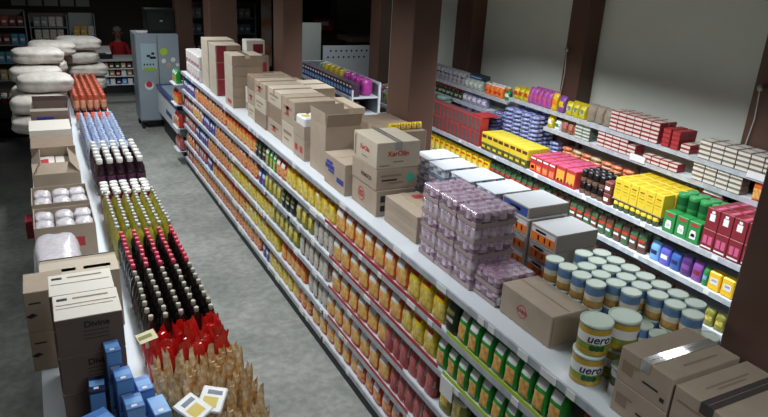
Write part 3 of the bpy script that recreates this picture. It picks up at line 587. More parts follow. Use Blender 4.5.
# ------------------------------------------------------------------ cartons on the left table
BX0, BX1 = -.08, .215
for l, L in ((2, 'with a pale printed lid, topmost'), (1, 'just under the topmost one'), (0, 'lowest one resting on the table')):
    dx = -.0 + (.0, .0, 0)[l]; c = carton('dark brown carton lettered Divine on the left table, '+L, BX0+.002*l, BX1, 2.93, 3.185, TZ+.2*l, TZ+.2*(l+1), cream, 0, None, side=brownp, mats=(inkline, inkd), decals=[('+z', .04, .96, .55, .58, 1), ('+z', .04, .9, .42, .44, 1), ('+z', .06, .22, .74, .84, 2), ('+z', .3, .85, .76, .82, 1)])
    lettering(c, 'Divine', '-y', (.03, -.1275, .155), .030, inkd, .001); 
    for k in range(3): part('fine_print', c, -.03, .08, -.1272, -.1266, .12-.02*k, .123-.02*k, inkd)
c = None
for l in range(3):
    carton('cream-lidded carton behind the nearest Divine pile, %s' % (['lowest', 'middle one', 'top one'][l]), BX0-.01, BX1-.005, 3.20, 3.44, TZ+.197*l, TZ+.197*(l+1), cream, 0, None, side=brownp, mats=(inkline, inkd), decals=[('+z', .04, .96, .5, .53, 1), ('+z', .06, .22, .74, .84, 2), ('+z', .3, .85, .76, .82, 1)])
for l in range(2):
    c = carton('kraft carton jutting over the left edge of the table, %s of two' % ('upper' if l else 'lower'), -.215, -.02, 3.51, 3.75, TZ+.24*l, TZ+.24*(l+1), kraft, 0, None, mats=(inkd, inkline), decals=[('-y', .1, .4, .7, .74, 1)])
    bm = bmesh.new(); quad(bm, [(-.10, -.1196, .1), (-.075, -.1196, .085), (-.04, -.1196, .1), (-.065, -.1196, .115)]); link('printed_emblem', mesh_of(bm, 'emblem', [inkd]), parent=c)
carton('wide kraft carton with a printed lid rim, behind the Divine cartons', -.14, .29, 3.84, 4.12, TZ, TZ+.385, kraft, 0, None, mats=(inkline, inkd, kraftp), decals=[('+z', 0, 1, 0, .8, 3), ('+z', .1, .45, .25, .4, 1), ('+z', .55, .9, .25, .4, 1), ('+z', 0, 1, .93, .99, 2), ('-y', .1, .4, .2, .8, 1), ('-y', .55, .85, .2, .8, 1)])
# white plastic bundle
def blob(name, sx, sy, sz, m, seed=0, amp=.12, e=.6, sub=4, fr_=5):
    from mathutils import noise
    bm = bmesh.new(); bmesh.ops.create_cube(bm, size=2); bmesh.ops.subdivide_edges(bm, edges=list(bm.edges), cuts=sub*2, use_grid_fill=True)
    for v in bm.verts:
        p = v.co.copy(); q = p.normalized(); r = (abs(q.x)**(2/e)+abs(q.y)**(2/e)+abs(q.z)**(2/e))**(-e/2)
        n = noise.noise(q*fr_*.5+Vector((seed*3.1, seed, 0)))*amp + noise.noise(q*fr_*2+Vector((seed, 7, seed)))*amp*.5
        v.co = Vector((q.x*r*sx/2, q.y*r*sy/2, q.z*r*sz/2))*(1+n)
    zmin = min(v.co.z for v in bm.verts)*.86
    for v in bm.verts: v.co.z = max(v.co.z, zmin)-zmin
    return mesh_of(bm, name, [m], True)
filmw = mm('cloudy_white_film', 'D2CBD0', .25, noise=.15, nscale=30, coat=.5, bump=.4); sackm = mm('woven_sack', 'BDB6AE', .75, noise=.22, nscale=12, bump=.3); sackp = mm('printed_sack', '8E8A6E', .75, noise=.4, nscale=25)
tag(link('plastic_bundle', blob('bundle', .29, .60, .33, filmw, 3, .06, .5), (-.035, 4.52, TZ)), 'cloudy white plastic bundle behind the wide open kraft carton', 'bundle')
# cardboard trays with white packs
def tray(label, x0, x1, y0, y1, z0, hz, decals=(), m=kraft):
    return opencarton(label, x0, x1, y0, y1, z0, z0+hz, m, .05, 0, (None, None, None, None), decals=decals, mats=(inkr, yel))
tray('open cardboard tray of white packs right behind the plastic bundle', -.17, .24, 5.0, 5.42, TZ, .25, [('-y', .55, .8, .3, .6, 1)])
tray('open cardboard tray of white packs, second behind the plastic bundle', -.18, .24, 5.52, 5.96, TZ, .25, [('-y', .5, .7, .6, .8, 2)])
WP = [blob('wp', .13, .14, .11, filmw, s, .1, .6) for s in range(3)]
for k, (x, y) in enumerate([(-.10, 5.11), (.04, 5.12), (.17, 5.11), (-.10, 5.30), (.04, 5.31), (.17, 5.30)]):
    tag(link('white_packet', WP[k % 3], (x, y, TZ+.15)), 'round white packet in the nearer tray, %s row, %s' % (('front', 'rear')[k//3], ('left', 'middle', 'right')[k % 3]), 'packet', 'white packets in the near tray')
for k, (x, y) in enumerate([(-.10, 5.63), (.04, 5.64), (.165, 5.63), (-.10, 5.83), (.04, 5.84), (.16, 5.83)]):
    tag(link('white_packet', WP[k % 3], (x, y, TZ+.15)), 'round white packet in the farther tray, %s row, %s' % (('front', 'rear')[k//3], ('left', 'middle', 'right')[k % 3]), 'packet', 'white packets in the second tray')
carton('dark red small carton tucked at the left edge beside the cardboard trays', -.240, -.185, 5.44, 5.6, TZ, TZ+.15, dred, 0, None)
opencarton('cream open carton with wide flaps folded out, behind the trays of white packs', -.16, .22, 6.15, 6.70, TZ, TZ+.30, kraft, .12, 0, (2.2, 2.2, 2.5, 2.0))
o = carton('cream inner carton lying in the open-flapped carton', -.14, .03, 6.17, 6.68, TZ+.008, TZ+.315, cream, 0, None, mats=(inkr,), decals=[('+z', .3, .7, .3, .8, 1)])
o = carton('second cream inner carton lying in the open-flapped carton, right of the other', .035, .205, 6.17, 6.68, TZ+.008, TZ+.308, cream, 0, None)
carton('brown carton with scuffed front behind the cream open carton', -.165, .22, 6.95, 7.4, TZ, TZ+.33, kraftd, 0, None, mats=(inkline,), decals=[('-y', .05, .5, .1, .6, 1)])
carton('long carton with a white lid behind the scuffed brown one', -.17, .23, 7.5, 7.98, TZ, TZ+.36, kraftd, 0, None, mats=(cream,), decals=[('+z', 0, 1, 0, 1, 1), ('-y', 0, 1, .72, 1, 1)])
t = opencarton('dark brown carton with blue writing and torn top leaning by the sacks', -.13, .25, 8.05, 8.5, TZ, TZ+.47, brownp, .06, -.06, (None, None, None, 1.9), mats=(inkb, cream, yel), decals=[('-y', .15, .6, .62, .8, 1), ('-y', 0, 1, .94, 1, 2), ('-y', .4, .6, 0, .08, 3)])
# sacks
SK = [blob('sack', .70, .55, .25, sackm, s, .08, .5) for s in range(4)]
H3 = .205
sk = [(.0, 8.98, 0, 0), (.0, 9.62, 0, 1), (.0, 10.26, 0, 2), (.0, 10.9, 0, 3), (-.02, 9.15, 1, 2), (.0, 9.8, 1, 3), (.0, 10.45, 1, 0), (.0, 11.1, 1, 1), (.02, 9.5, 2, 1), (.0, 10.2, 2, 2), (.03, 10.85, 2, 0), (.2, 11.2, 3, 3), (.02, 10.45, 3, 1), (.62, 11.75, 0, 2), (.62, 11.75, 1, 1), (.6, 11.75, 2, 0)  , (.58, 11.75, 3, 3)]
sl = ['front bottom sack', 'second bottom sack', 'third bottom sack', 'rear bottom sack', 'front sack of the second layer', 'next sack of the second layer', 'third sack of the second layer', 'rear sack of the second layer', 'front sack of the third layer', 'middle sack of the third layer', 'rear sack of the third layer', 'rear sack of the top layer', 'front sack of the top layer', 'lowest behind the squeeze bottles', 'second behind the squeeze bottles', 'third behind the squeeze bottles', 'topmost behind the squeeze bottles']
sk = [(x, y, TZ+H3*z, q) for x, y, z, q in sk]
for (x, y, z, s), l in zip(sk, sl):
    o = link('rice_sack', SK[s], (x+RND.uniform(-.05, .05), y, z+.006), (RND.uniform(-.015, .015), RND.uniform(-.02, .02), RND.uniform(-.10, .10))); tag(o, 'pale woven sack in the pile on the left table, '+l, 'sack'); o.scale = (.92, 1.04, .80)
# dark jars on a crate at the far left
g = thing('black_crate', 'black crate of dark jars standing on the floor at the far left', 'crate', (-.5, 12.3, 0))
for k, z in enumerate((0, .3)):
    for a in ((-.25, -.23, -.2, .2), (.23, .25, -.2, .2), (-.25, .25, -.2, -.18), (-.25, .25, .18, .2)): part('crate_side', g, a[0], a[1], a[2], a[3], z, z+.26, black)
    part('crate_base', g, -.25, .25, -.2, .2, z, z+.02, black)
for k in range(8):
    t = thing('dark_jar', 'dark jar in the black crate, %s row, %s' % ('rear' if k//4 else 'front', ordn(k % 4, 4, 'left')), 'jar', (-.68+.12*(k % 4), 12.2+.16*(k//4), .323), 0, 'dark jars in the far left crate')
    link('jar_body', KB['jam'][0], parent=t); link('lid', KB['jam'][1], parent=t); t.scale = (1.2, 1.2, 1.8)

# ------------------------------------------------------------------ blue cartons and packets at the near end of the table
bl = [(.085, .16, 2.86, 3.0, TZ, TZ+.34), (.165, .235, 2.78, 2.92, TZ, TZ+.20)]
blm = mat('blue_carton_face', hx('5A88D0'), .3, noise=.35, nscale=18)
def milkbox(label, x, y, z, wx, wy, wz, rz, m=blm, m2=lblue):
    t = thing('milk_carton', label, 'carton', (x, y, z), rz)
    link('carton_body', boxmesh('cb', wx, wy, wz, [m, wht, m2, navy], [('-y', .05, .95, .55, .95, 2), ('-y', .2, .8, .25, .5, 1), ('+z', .05, .95, .3, .7, 2), ('-x', .1, .9, .5, .8, 2), ('+z', .3, .6, .1, .25, 1)], .003), parent=t)
    return t
milkbox('blue carton standing highest in the blue group before the Divine cartons', .148, 2.865, TZ+.30, .066, .10, .16, .05)
milkbox('blue carton supporting the highest blue one', .148, 2.865, TZ, .07, .10, .298, .0)
milkbox('blue and white carton stacked just in front of the highest blue one', .175, 2.752, TZ+.22, .075, .11, .155, .06)
milkbox('blue carton carrying the blue and white one', .175, 2.752, TZ, .075, .11, .218, .06)
milkbox('blue carton with a white swirl, lower in front of the blue group', .20, 2.632, TZ+.14, .08, .11, .16, .06)
milkbox('blue carton at the foot of the blue group', .20, 2.632, TZ, .08, .11, .138, .06)
milkbox('blue carton right of the stacked blue ones', .262, 2.78, TZ, .07, .12, .28, .1)
milkbox('dark blue carton at the left of the blue group', .065, 2.80, TZ, .07, .12, .32, -.05, navy)
milkbox('pale blue carton right of the blue group beside the tan packets', .305, 2.63, TZ, .075, .14, .25, .12, lblue)
milkbox('blue carton lying in the front corner left of the blue group', .05, 2.60, TZ, .13, .16, .26, .4)

bm = bmesh.new(); addbox(bm, -.055, .055, -.03, .03, 0, .004); quad(bm, [(-.05, -.01, .0045), (.03, -.01, .0045), (.03, .012, .0045), (-.05, .012, .0045)], 1)
o = link('price_card', mesh_of(bm, 'card', [mm('card_cream', 'D8D2A8', .6), mm('card_print', '7F7E4A', .6)]), (.345, 3.265, TZ+.23), (.6, .05, .45)); tag(o, 'cream price card leaning beside the red packets and the white table edge', 'card')
bm = bmesh.new(); addbox(bm, -.008, .008, -.008, .008, 0, .222); addbox(bm, -.02, .02, -.02, .02, 0, .006); o2 = link('card_stand', mesh_of(bm, 'stand', [wht]), (.345, 3.27, TZ)); tag(o2, 'small white stand under the cream price card', 'stand')
redfilm = mat('red_glossy_film', hx('D21F1C'), .2, coat=.6, noise=.4, nscale=14, bump=.3); straw = mat('straw_snack', hx('EBC886'), .45, col2=hx('B07C48'), nscale=30, coat=.3); clearf2 = mat('tan_clear_film', hx('EADBBA'), .25, col2=hx('B88E5C'), nscale=24, coat=.6, bump=.3)
def flatbag(name, w_, h_, d_, m, seed, mats=(), jag=True):
    """upright bag of sticks with a pinched, spiky crimped top"""
    r = random.Random(seed); bm = bmesh.new(); rings = []; seg = 12
    for i in range(8):
        v = i/7; dd = d_/2*(sin(pi*min(.98, v*.8+.12))**.6); ww = w_/2*(1-.25*v*v*(1 if jag else 0))
        ring = []
        for k in range(seg):
            a = 2*pi*k/seg; z = h_*v
            if i == 7 and jag: z += r.uniform(-.03, .035)
            ring.append(bm.verts.new((ww*cos(a)*(1+r.uniform(-.1, .1)), dd*sin(a)*(1 if i < 7 else .25), z)))
        rings.append(ring)
    for i in range(7):
        for k in range(seg):
            f = bm.faces.new((rings[i][k], rings[i][(k+1) % seg], rings[i+1][(k+1) % seg], rings[i+1][k])); f.smooth = i < 4
            if mats and i >= 5: f.material_index = 1
    bm.faces.new(list(reversed(rings[0]))); bm.faces.new(rings[-1])
    return mesh_of(bm, name, [m]+list(mats))
RB = [flatbag('red_bag', .11, .22, .04, redfilm, s) for s in range(4)]
SB = [flatbag('stick_bag', .08, .21, .035, straw if s % 2 else clearf2, s+9, (clearf2,)) for s in range(5)]
for j in range(4):
    for k in range(6):
        x = .385+.078*k+RND.uniform(-.01, .01); y = 3.345-.062*j+RND.uniform(-.008, .008)
        if x > .76: x = .76
        o = link('snack_packet', RB[RND.randrange(4)], (x, y, TZ+.0), (RND.uniform(-.15, .1), RND.uniform(-.22, .22), RND.uniform(-.35, .35))); o.scale = (.8, .8, RND.uniform(.85, 1.12))
        tag(o, 'shiny red packet, %s row from the black bottles, %s' % (ow(j+1), ordn(k, 6, 'left')), 'packet', 'shiny red packets on the left table')
for j in range(13):
    for k in range(8):
        x = .37+.057*k+RND.uniform(-.008, .008); y = 3.085-.050*j+RND.uniform(-.010, .010)
        if x < .42 and 2.5 < y < 2.74: continue
        o = link('stick_packet', SB[RND.randrange(5)], (x, y, TZ), (RND.uniform(-.2, .1), RND.uniform(-.2, .2), RND.uniform(-.7, .7))); o.scale = (.6, .8, RND.uniform(.72, 1.0)*(1-.03*max(0, j-6)))
        tag(o, 'tan stick packet on left table, %s row after red packets, %s' % (ow(j+1), ordn(k, 8, 'left')), 'packet', 'tan stick packets on the left table')
for i, (x, y, rz, L) in enumerate(((.45, 2.60, .6, 'left'), (.545, 2.63, -.5, 'right'))):
    bm = bmesh.new(); addbox(bm, -.06, .06, -.075, .075, 0, .014); bevel(bm, .006); quad(bm, [(-.04, -.05, .0145), (.03, -.05, .0145), (.03, .01, .0145), (-.04, .01, .0145)], 1); quad(bm, [(-.03, .025, .0145), (.04, .025, .0145), (.04, .05, .0145), (-.03, .05, .0145)], 2)
    o = link('flat_packet', mesh_of(bm, 'flat_packet', [wht, yel, navy]), (x, y, TZ+.20), (.25, (.1 if i else -.1), rz)); tag(o, 'white packet with a yellow square lying on the tan packets, %s one' % L, 'packet')

# ------------------------------------------------------------------ goods on the right wall shelving
def uniq(label, i, n, frm, j, nx, l, nz):
    L = label+', '+ow(n-i)+' column from left'
    if nx > 1: L += ', '+('front' if j == 0 else 'back' if j == nx-1 else 'middle')+' row'
    if nz > 1: L += ', '+('lower' if l == 0 else 'upper' if nz == 2 else ow(l+1)+' layer')
    return L
def rows(name, cat, label, grp, me, y0, y1, dy, x0, nx, dx, z0, nz, dz, jx=.004, jz=0, rot=.03, skip=0, sc=None):
    n = int(round((y1-y0)/dy))
    for i in range(n):
        for j in range(nx):
            for l in range(nz):
                if skip and l == nz-1 and RND.random() < skip: continue
                o = link(name, me[RND.randrange(len(me))] if isinstance(me, list) else me, (x0+j*dx+RND.uniform(-jx, jx), y1-dy*(i+.5), z0+l*dz), (0, 0, RND.uniform(-rot, rot)))
                if sc: o.scale = sc
                tag(o, uniq(label, n-1-i, n, 'near' if False else 'left', j, nx, l, nz), cat, grp)
bx_ = lambda nm, wx, wy, wz, mats, dec, bv=.004, fm={}: boxmesh(nm, wx, wy, wz, mats, dec, bv, 0, fm)
Z1, Z2, Z3, W1, W2, W1B, W2B = .811, .477, .141, 1.448, 1.231, 1.386, 1.171
# --- deep upper display
marb = bx_('maroon_pack', .15, .125, .19, [dred, wht, pink], [('-x', .30, .7, .42, .75, 1), ('-x', .38, .62, .78, .9, 1), ('+z', .1, .9, .2, .5, 2)], .004)
marb2 = bx_('maroon_pack_low', .15, .125, .19, [dred, pink, wht], [('-x', .15, .45, .3, .7, 1), ('-x', .55, .85, .3, .7, 1), ('-x', .1, .9, .1, .18, 2)], .004)
rows('tea_box', 'box', 'upper maroon box with white circle', 'maroon boxes, upper layer', marb, 2.90, 3.42, .13, 5.10, 3, .155, Z1+.191, 1, .191, rot=.01)
rows('tea_box', 'box', 'lower maroon box with pink prints', 'maroon boxes, lower layer', marb2, 2.90, 3.42, .13, 5.10, 3, .155, Z1, 1, .191, rot=.01)
grb = bx_('green_malt_box', .12, .125, .2, [green, wht, redp, dgreen], [('-x', .25, .75, .2, .5, 1), ('-x', .3, .7, .5, .6, 1), ('-x', .2, .8, .8, .93, 2), ('-x', .35, .65, .3, .45, 3)], .004)
rows('malt_drink_box', 'box', 'green box with red top', 'green boxes, front row', grb, 3.44, 3.84, .133, 5.09, 1, .13, Z1, 1, .2, rot=.02)
gt = lathe('green_tin', [(.052, 0), (.055, .004), (.055, .06), (.055, .14), (.055, .17), (.05, .174)], [green, dgreen, wht, mm('green_lid', '2C8A4E', .3)], 18, [3, 0, 1, 0, 3, 3])
for y in (3.49, 3.61, 3.73, 3.85):
    for x in (5.23, 5.35):
        for l in range(2):
            tag(link('malt_drink_tin', gt, (x, y-.03, Z1+l*.176)), 'green tin behind the green boxes, %s, %s, %s stack from the right' % ('upper' if l else 'lower', 'front' if x < 5.3 else 'rear', ow(int(round((y-3.49)/.12))+1)), 'tin', 'green tins behind the green boxes')
smj = lathe('small_jar', [(.03, 0), (.033, .004), (.033, .05), (.030, .085), (.024, .09), (.024, .1)], [mm('small_green_jar', '4E5A38', .35, noise=.5, nscale=60), yel, black], 12, [0, 0, 1, 0, 2, 2])
rows('spice_jar', 'jar', 'small green jar under yellow boxes', 'small jars under the yellow boxes', smj, 3.875, 4.475, .072, 5.06, 2, .075, Z1, 1, .1)
card = tag(link('cardboard_sheet', slab('sheet', 5.03, 5.56, 3.87, 4.49, Z1+.1005, Z1+.104, kraft)), 'thin cardboard sheet between the small jars and the tall yellow boxes', 'sheet')
for j in range(2):
    rows('spice_jar', 'jar', ('small jar hidden under yellow boxes, middle', 'small jar hidden under yellow boxes, rear')[j], 'small jars, rear rows', smj, 3.875, 4.475, .15, 5.27+.2*j, 1, .1, Z1, 1, .1)
ylb = bx_('yellow_box', .15, .098, .215, [yel, mm('brown_letter', '7A5A10', .5), wht, mm('dark_yellow_print', 'C29A0A', .4)], [('-x', .2, .75, .72, .78, 1), ('-x', .2, .75, .60, .65, 3), ('-x', .15, .85, .45, .48, 1), ('-x', .25, .8, .3, .34, 3), ('+z', .1, .9, .3, .6, 3)], .004)  # print bands in a darker yellow than the box
rows('biscuit_box', 'box', 'tall yellow box on small jars', 'tall yellow boxes', ylb, 3.875, 4.485, .1015, 5.11, 3, .165, Z1+.1045, 1, .2, rot=.01)
blj = lathe('coffee_jar', [(.036, 0), (.040, .004), (.040, .05), (.036, .1), (.034, .105), (.034, .13)], [mm('coffee_glass', '1A1210', .2, coat=.5), mm('coffee_label', '7C5A48', .5, noise=.5, nscale=60), black], 12, [0, 1, 0, 2, 2, 2])
rows('coffee_jar', 'jar', 'dark coffee jar', 'dark coffee jars', blj, 4.63, 4.98, .088, 5.07, 3, .095, Z1, 2, .131)
mbb = bx_('noodle_cup', .11, .10, .12, [mm('brick_print', '7C3A30', .5, noise=.5, nscale=50), wht], [('-x', .2, .8, .3, .6, 1)], .01)
rows('noodle_cup', 'box', 'brick red cup box', 'brick red cup boxes', mbb, 4.505, 4.62, .115, 5.08, 3, .125, Z1, 2, .121)
rdb = bx_('red_box', .14, .105, .19, [redp, org, wht, pink], [('-x', .12, .88, .12, .5, 1), ('-x', .25, .75, .2, .4, 2), ('-x', .1, .9, .8, .9, 2), ('+z', .05, .95, .1, .9, 3)], .004)
rdo = bx_('orange_box', .14, .15, .2, [redp, mm('amber_print', 'E09A3A', .4), brn, pink], [('-x', .08, .92, .2, .8, 1), ('-x', .2, .4, .12, .3, 2), ('-x', .6, .8, .12, .3, 2), ('+z', .05, .95, .1, .9, 3)], .004)
rows('cereal_box', 'box', 'wide red and amber box', 'red and amber boxes', rdo, 5.02, 5.34, .158, 5.10, 3, .15, Z1, 1, .2, rot=.01)
rows('cereal_box', 'box', 'narrow red box', 'narrow red boxes', rdb, 5.35, 5.80, .112, 5.10, 3, .15, Z1, 1, .2, rot=.02)
ylo = bx_('yellow_block', .16, .115, .13, [yel, brn, mm('yellow_top', 'D6C63E', .4), dgreen], [('+z', .03, .97, .05, .95, 2), ('-x', .1, .9, .5, .8, 1), ('+x', .1, .9, .3, .5, 3)], .004)
olo = bx_('olive_block', .14, .11, .095, [mm('olive_block_print', '5B5A2A', .5, noise=.5, nscale=60), yel], [('-x', .2, .8, .4, .7, 1)], .006)
rows('soup_box', 'box', 'low olive box under yellow boxes', 'low olive boxes', olo, 5.86, 6.78, .118, 5.09, 2, .165, Z1, 1, .095)
rows('soup_box', 'box', 'yellow box left of red boxes', 'long row of yellow boxes', ylo, 5.86, 6.78, .118, 5.10, 2, .168, Z1+.097, 1, .13, rot=.01)
frm = bx_('red_frame_pack', .13, .095, .19, [redp, mm('grey_brown_print', '6A5A5A', .5, noise=.5, nscale=50), pink], [('-x', .14, .86, .06, .94, 1), ('+z', .1, .9, .1, .9, 1)], .004)
rows('wafer_pack', 'packet', 'red-edged pack, front stacks', 'red-edged packs', frm, 6.85, 8.9, .098, 5.09, 1, .13, Z1, 2, .192, rot=.01)
rows('wafer_pack', 'packet', 'red-edged pack, second stack row', 'red-edged packs, second row', frm, 6.85, 7.5, .098, 5.23, 1, .13, Z1, 1, .192, rot=.01)
tag(link('red_sheet', slab('red_sheet', 5.05, 5.32, 6.83, 7.1, Z1+.386, Z1+.395, redp)), 'flat red cardboard sheet lying on the red-edged packs', 'sheet')
bagw = mat('violet_white_bag', hx('A9A3C8'), .3, noise=.4, nscale=15, coat=.3, bump=.2); bagb = mat('blue_white_bag', hx('B8BEDC'), .3, col2=hx('26388E'), nscale=16, coat=.3, bump=.2); bagv = mat('violet_base_bag', hx('8C84C4'), .3, noise=.3, nscale=12, bump=.2)
bago = mat('orange_cream_bag', hx('D8A070'), .35, col2=hx('B84A38'), nscale=16, coat=.3, bump=.2); bagc = mat('cream_bag', hx('CFC09A'), .35, noise=.4, nscale=16, bump=.2); bagy = mat('yellow_bag', hx('D8C22A'), .35, noise=.4, nscale=18, bump=.2); bagg = mat('green_dark_bag', hx('2A6A3A'), .35, col2=hx('C8C8B8'), nscale=18, bump=.2)
pk = lambda m, s: blob('bag', .2, .15, .07, m, s, .1, .6, 3)
BV = [pk(bagv, 1), pk(bagw, 2)]; BB = [pk(bagb, s) for s in (3, 4, 5)]; BO = [pk(bago, 6), pk(bagc, 7), pk(bago, 8)]; BY = [pk(bagy, 9)]; BG = [pk(bagg, 10)]
def heap(name, label, grp, me, y0, y1, dy, x0, nx, dx, z0, nz, dz=.052, cat='packet', sc=None):
    n = max(1, int((y1-y0)/dy))
    for i in range(n):
        for j in range(nx):
            for l in range(nz if j else max(1, nz-1)):
                o = link(name, me[RND.randrange(len(me))], (x0+j*dx+RND.uniform(-.01, .01), y1-dy*(i+.5)+RND.uniform(-.01, .01), z0+l*dz), (RND.uniform(-.03, .03), RND.uniform(-.03, .03), RND.uniform(-.12, .12)))
                o.scale = (.86*min(1, dx/.17), .98, .72) if not sc else (sc[0]*.8, .95, .7)
                tag(o, uniq(label, n-1-i, n, 'left', j, nx, l, nz), cat, grp)
heap('flour_bag', 'violet and white bag', 'violet and white bags', BV, 7.35, 8.05, .18, 5.40, 2, .17, Z1, 6)
heap('flour_bag', 'violet and white bag beside blue heap', 'violet bags beside the blue heap', BV, 6.9, 7.32, .18, 5.40, 1, .17, Z1, 8)
heap('sugar_bag', 'blue and white bag, tall heap', 'blue and white bags', BB, 6.14, 6.85, .17, 5.46, 2, .17, Z1, 11, .053)
heap('sugar_bag', 'blue and white bag, low heap', 'blue and white bags, low', BB, 6.88, 7.3, .17, 5.60, 1, .13, Z1, 8, .053)
heap('sugar_bag', 'blue and white bag under shelf', 'blue and white bags under the second shelf', BB, 5.88, 6.10, .17, 5.60, 1, .13, Z1, 6, .05)
heap('pasta_bag', 'orange and cream packet behind boxes', 'orange and cream packets', BO, 4.62, 5.85, .16, 5.60, 1, .13, Z1, 6, .05)
heap('pasta_bag', 'orange packet behind coffee jars', 'orange packets behind the coffee jars', BO, 4.62, 5.0, .16, 5.42, 1, .13, Z1, 5, .05)
heap('pasta_bag', 'yellow packet behind yellow boxes', 'yellow packets behind the yellow boxes', BY, 4.15, 4.6, .16, 5.62, 1, .13, Z1, 7, .05, sc=(.9, 1, 1))
heap('pasta_bag', 'dark green packet behind yellow boxes', 'green packets behind the yellow boxes', BG, 3.9, 4.15, .16, 5.64, 1, .13, Z1, 7, .05, sc=(.8, 1, 1))
heap('pasta_bag', 'small orange packet behind green tins', 'orange packets behind the green tins', BO, 3.5, 3.88, .16, 5.60, 1, .13, Z1, 5, .05, sc=(.9, 1, 1))
rws = bx_('red_white_striped', .11, .24, .09, [dred, wht], [('-x', .1, .9, .3, .7, 1), ('+z', .1, .9, .3, .7, 1)], .01)
for l in range(2): tag(link('wafer_box', rws, (5.535, 3.72, Z1+.31+l*.092), (0, 0, .05)), 'dark red and white striped box %s' % ('topmost above the green tins' if l else 'beneath the topmost striped one'), 'box')
sp = tag(link('support_carton', boxmesh('support', .12, .25, .308, [kraft], (), .003), (5.49, 3.72, Z1)), 'plain carton carrying the two red and white striped boxes', 'box')
# --- lower deep shelf
snk = [pouch('stand_pack', .10, .07, .21, [mm('multi_a', '6A4A38', .35, noise=.6, nscale=50), mm('multi_b', '4B6A48', .35, noise=.6, nscale=50), wht, redf], lambda u, v, f, i=i: (2 if win(u, v, f, .35, .5) else 3 if win(u, v, f, .6, .7) else (i % 2) if v < .7 else 1-(i % 2)), wob=.003, seed=i) for i in range(3)]
rows('noodle_packet', 'packet', 'yellow packet, deep shelf', 'yellow packets on the deep shelf', [KM['yellow'][0], KM['yellow'][1]], 6.6, 8.5, .137, 5.08, 1, .1, Z2, 1, .2, rot=.05)
rows('snack_packet', 'packet', 'brown and green packet, deep shelf', 'brown and green packets on the deep shelf', snk, 3.95, 6.58, .108, 5.075, 1, .1, Z2, 1, .2, rot=.15)
rows('snack_packet', 'packet', 'brown packet, second row, deep shelf', 'brown packets, second row', snk, 3.95, 6.5, .108, 5.17, 1, .1, Z2, 1, .2, rot=.15)
def one(label, mats, y, wy, hh, kind='snack_packet', cmap=None, cat='packet'):
    me = pouch('p', wy, .08, hh, mats, cmap or (lambda u, v, f: 1 if win(u, v, f, .3, .6) else 0)); tag(link(kind, me, (5.085, y, Z2)), label, cat)
one('light blue packet on the deep shelf left of the violet ones', [lblue, navy], 3.88, .11, .19)
one('blue and white packet next to the light blue one', [mm('violet_blue', '5A5AB8', .35), wht], 3.76, .12, .19)
one('deep blue packet in the middle of the coloured run', [blue, navy], 3.64, .11, .18)
one('dark violet packet between the blue and the yellow ones', [mm('dark_violet', '4A2A6A', .35), purple], 3.52, .12, .2)
one('purple packet with a dark front on the deep shelf', [purple, dred], 3.40, .11, .19)
one('narrow green packet beside the yellow bags', [green, lblue], 3.31, .06, .18)
yb_ = bx_('yellow_bag_box', .09, .12, .17, [mm('amber_yellow', 'E8B81E', .4), wht, navy], [('-x', .2, .8, .35, .7, 1), ('-x', .3, .7, .5, .6, 2)], .01)
tag(link('tea_packet', yb_, (5.085, 3.21, Z2)), 'amber yellow packet on the deep shelf, left of the two', 'packet'); tag(link('tea_packet', yb_, (5.085, 3.08, Z2)), 'amber yellow packet on the deep shelf, right of the two by the column', 'packet')
# --- bottom deep shelf
dk = [pouch('low_pack', .10, .08, .2, [mm('maroon_mix', '5E1F24', .35, noise=.5, nscale=40), wht, brn], lambda u, v, f: 1 if win(u, v, f, .3, .42) else 2 if v > .7 else 0, wob=.003, seed=i) for i in range(2)]
rows('snack_packet', 'packet', 'dark maroon packet, lowest wall shelf', 'maroon packets on the lowest shelf', dk, 3.5, 6.4, .108, 5.075, 1, .1, Z3, 1, .2, rot=.15)
ok = pouch('low_pack_olive', .10, .08, .17, [olivf, yelp], lambda u, v, f: 1 if win(u, v, f, .3, .6) else 0)
rows('snack_packet', 'packet', 'olive packet, lowest wall shelf', 'olive packets on the lowest shelf', ok, 2.9, 3.45, .108, 5.075, 1, .1, Z3, 1, .2, rot=.1)
# --- narrow wall shelves: soap and wafer stacks
def bar(nm, wy, hz, base, strip): return bx_(nm, .12, wy, hz, [base, strip], [('-x', .02, .98, .22, .78, 1), ('+z', .08, .92, .1, .9, 1)], .004)
rb_, wb_, rr_ = bar('red_bar', .105, .042, mm('soap_red', '8A2A30', .45), mm('soap_cream', 'CFC0B8', .45)), bar('white_bar', .125, .044, mm('soap_taupe', '7A6A60', .5), mm('soap_white', 'D0CCC2', .5)), bar('all_red_bar', .09, .045, mm('soap_red', '8A2A30', .45), redp)
gb_ = bar('green_white_bar', .115, .036, mm('sage_edge', '5A6A5A', .5), mm('sage_white', 'BFC4BA', .5))
def stack(y0, y1, dy, z, nz, dz, me, label, grp, kind='soap_bar', nx=2, sk=.0):
    n = int((y1-y0)/dy)
    for i in range(n):
        k = nz-(1 if RND.random() < sk else 0)
        for j in range(nx):
            for l in range(k):
                tag(link(kind, me, (5.53+j*.125, y1-dy*(i+.5), z+l*dz), (0, 0, RND.uniform(-.03, .03))), uniq(label, n-1-i, n, 'left', j, nx, l, nz), 'bar', grp)
stack(4.42, 5.10, .11, W1, 5, .043, rb_, 'cream-red bar, top shelf', 'cream and red bars on the top shelf')
stack(4.18, 4.40, .11, W1, 4, .046, rr_, 'all-red bar, top shelf', 'red bars on the top shelf')
stack(3.98, 4.16, .11, W1, 2, .043, rb_, 'cream-red bar, low stack', 'low cream and red bars')
stack(3.14, 3.96, .131, W1, 4, .045, wb_, 'off-white bar, top shelf', 'off-white bars on the top shelf', sk=.0)
stack(2.75, 3.12, .11, W1, 2, .043, rb_, 'cream-red bar by right column', 'cream and red bars by the right column')
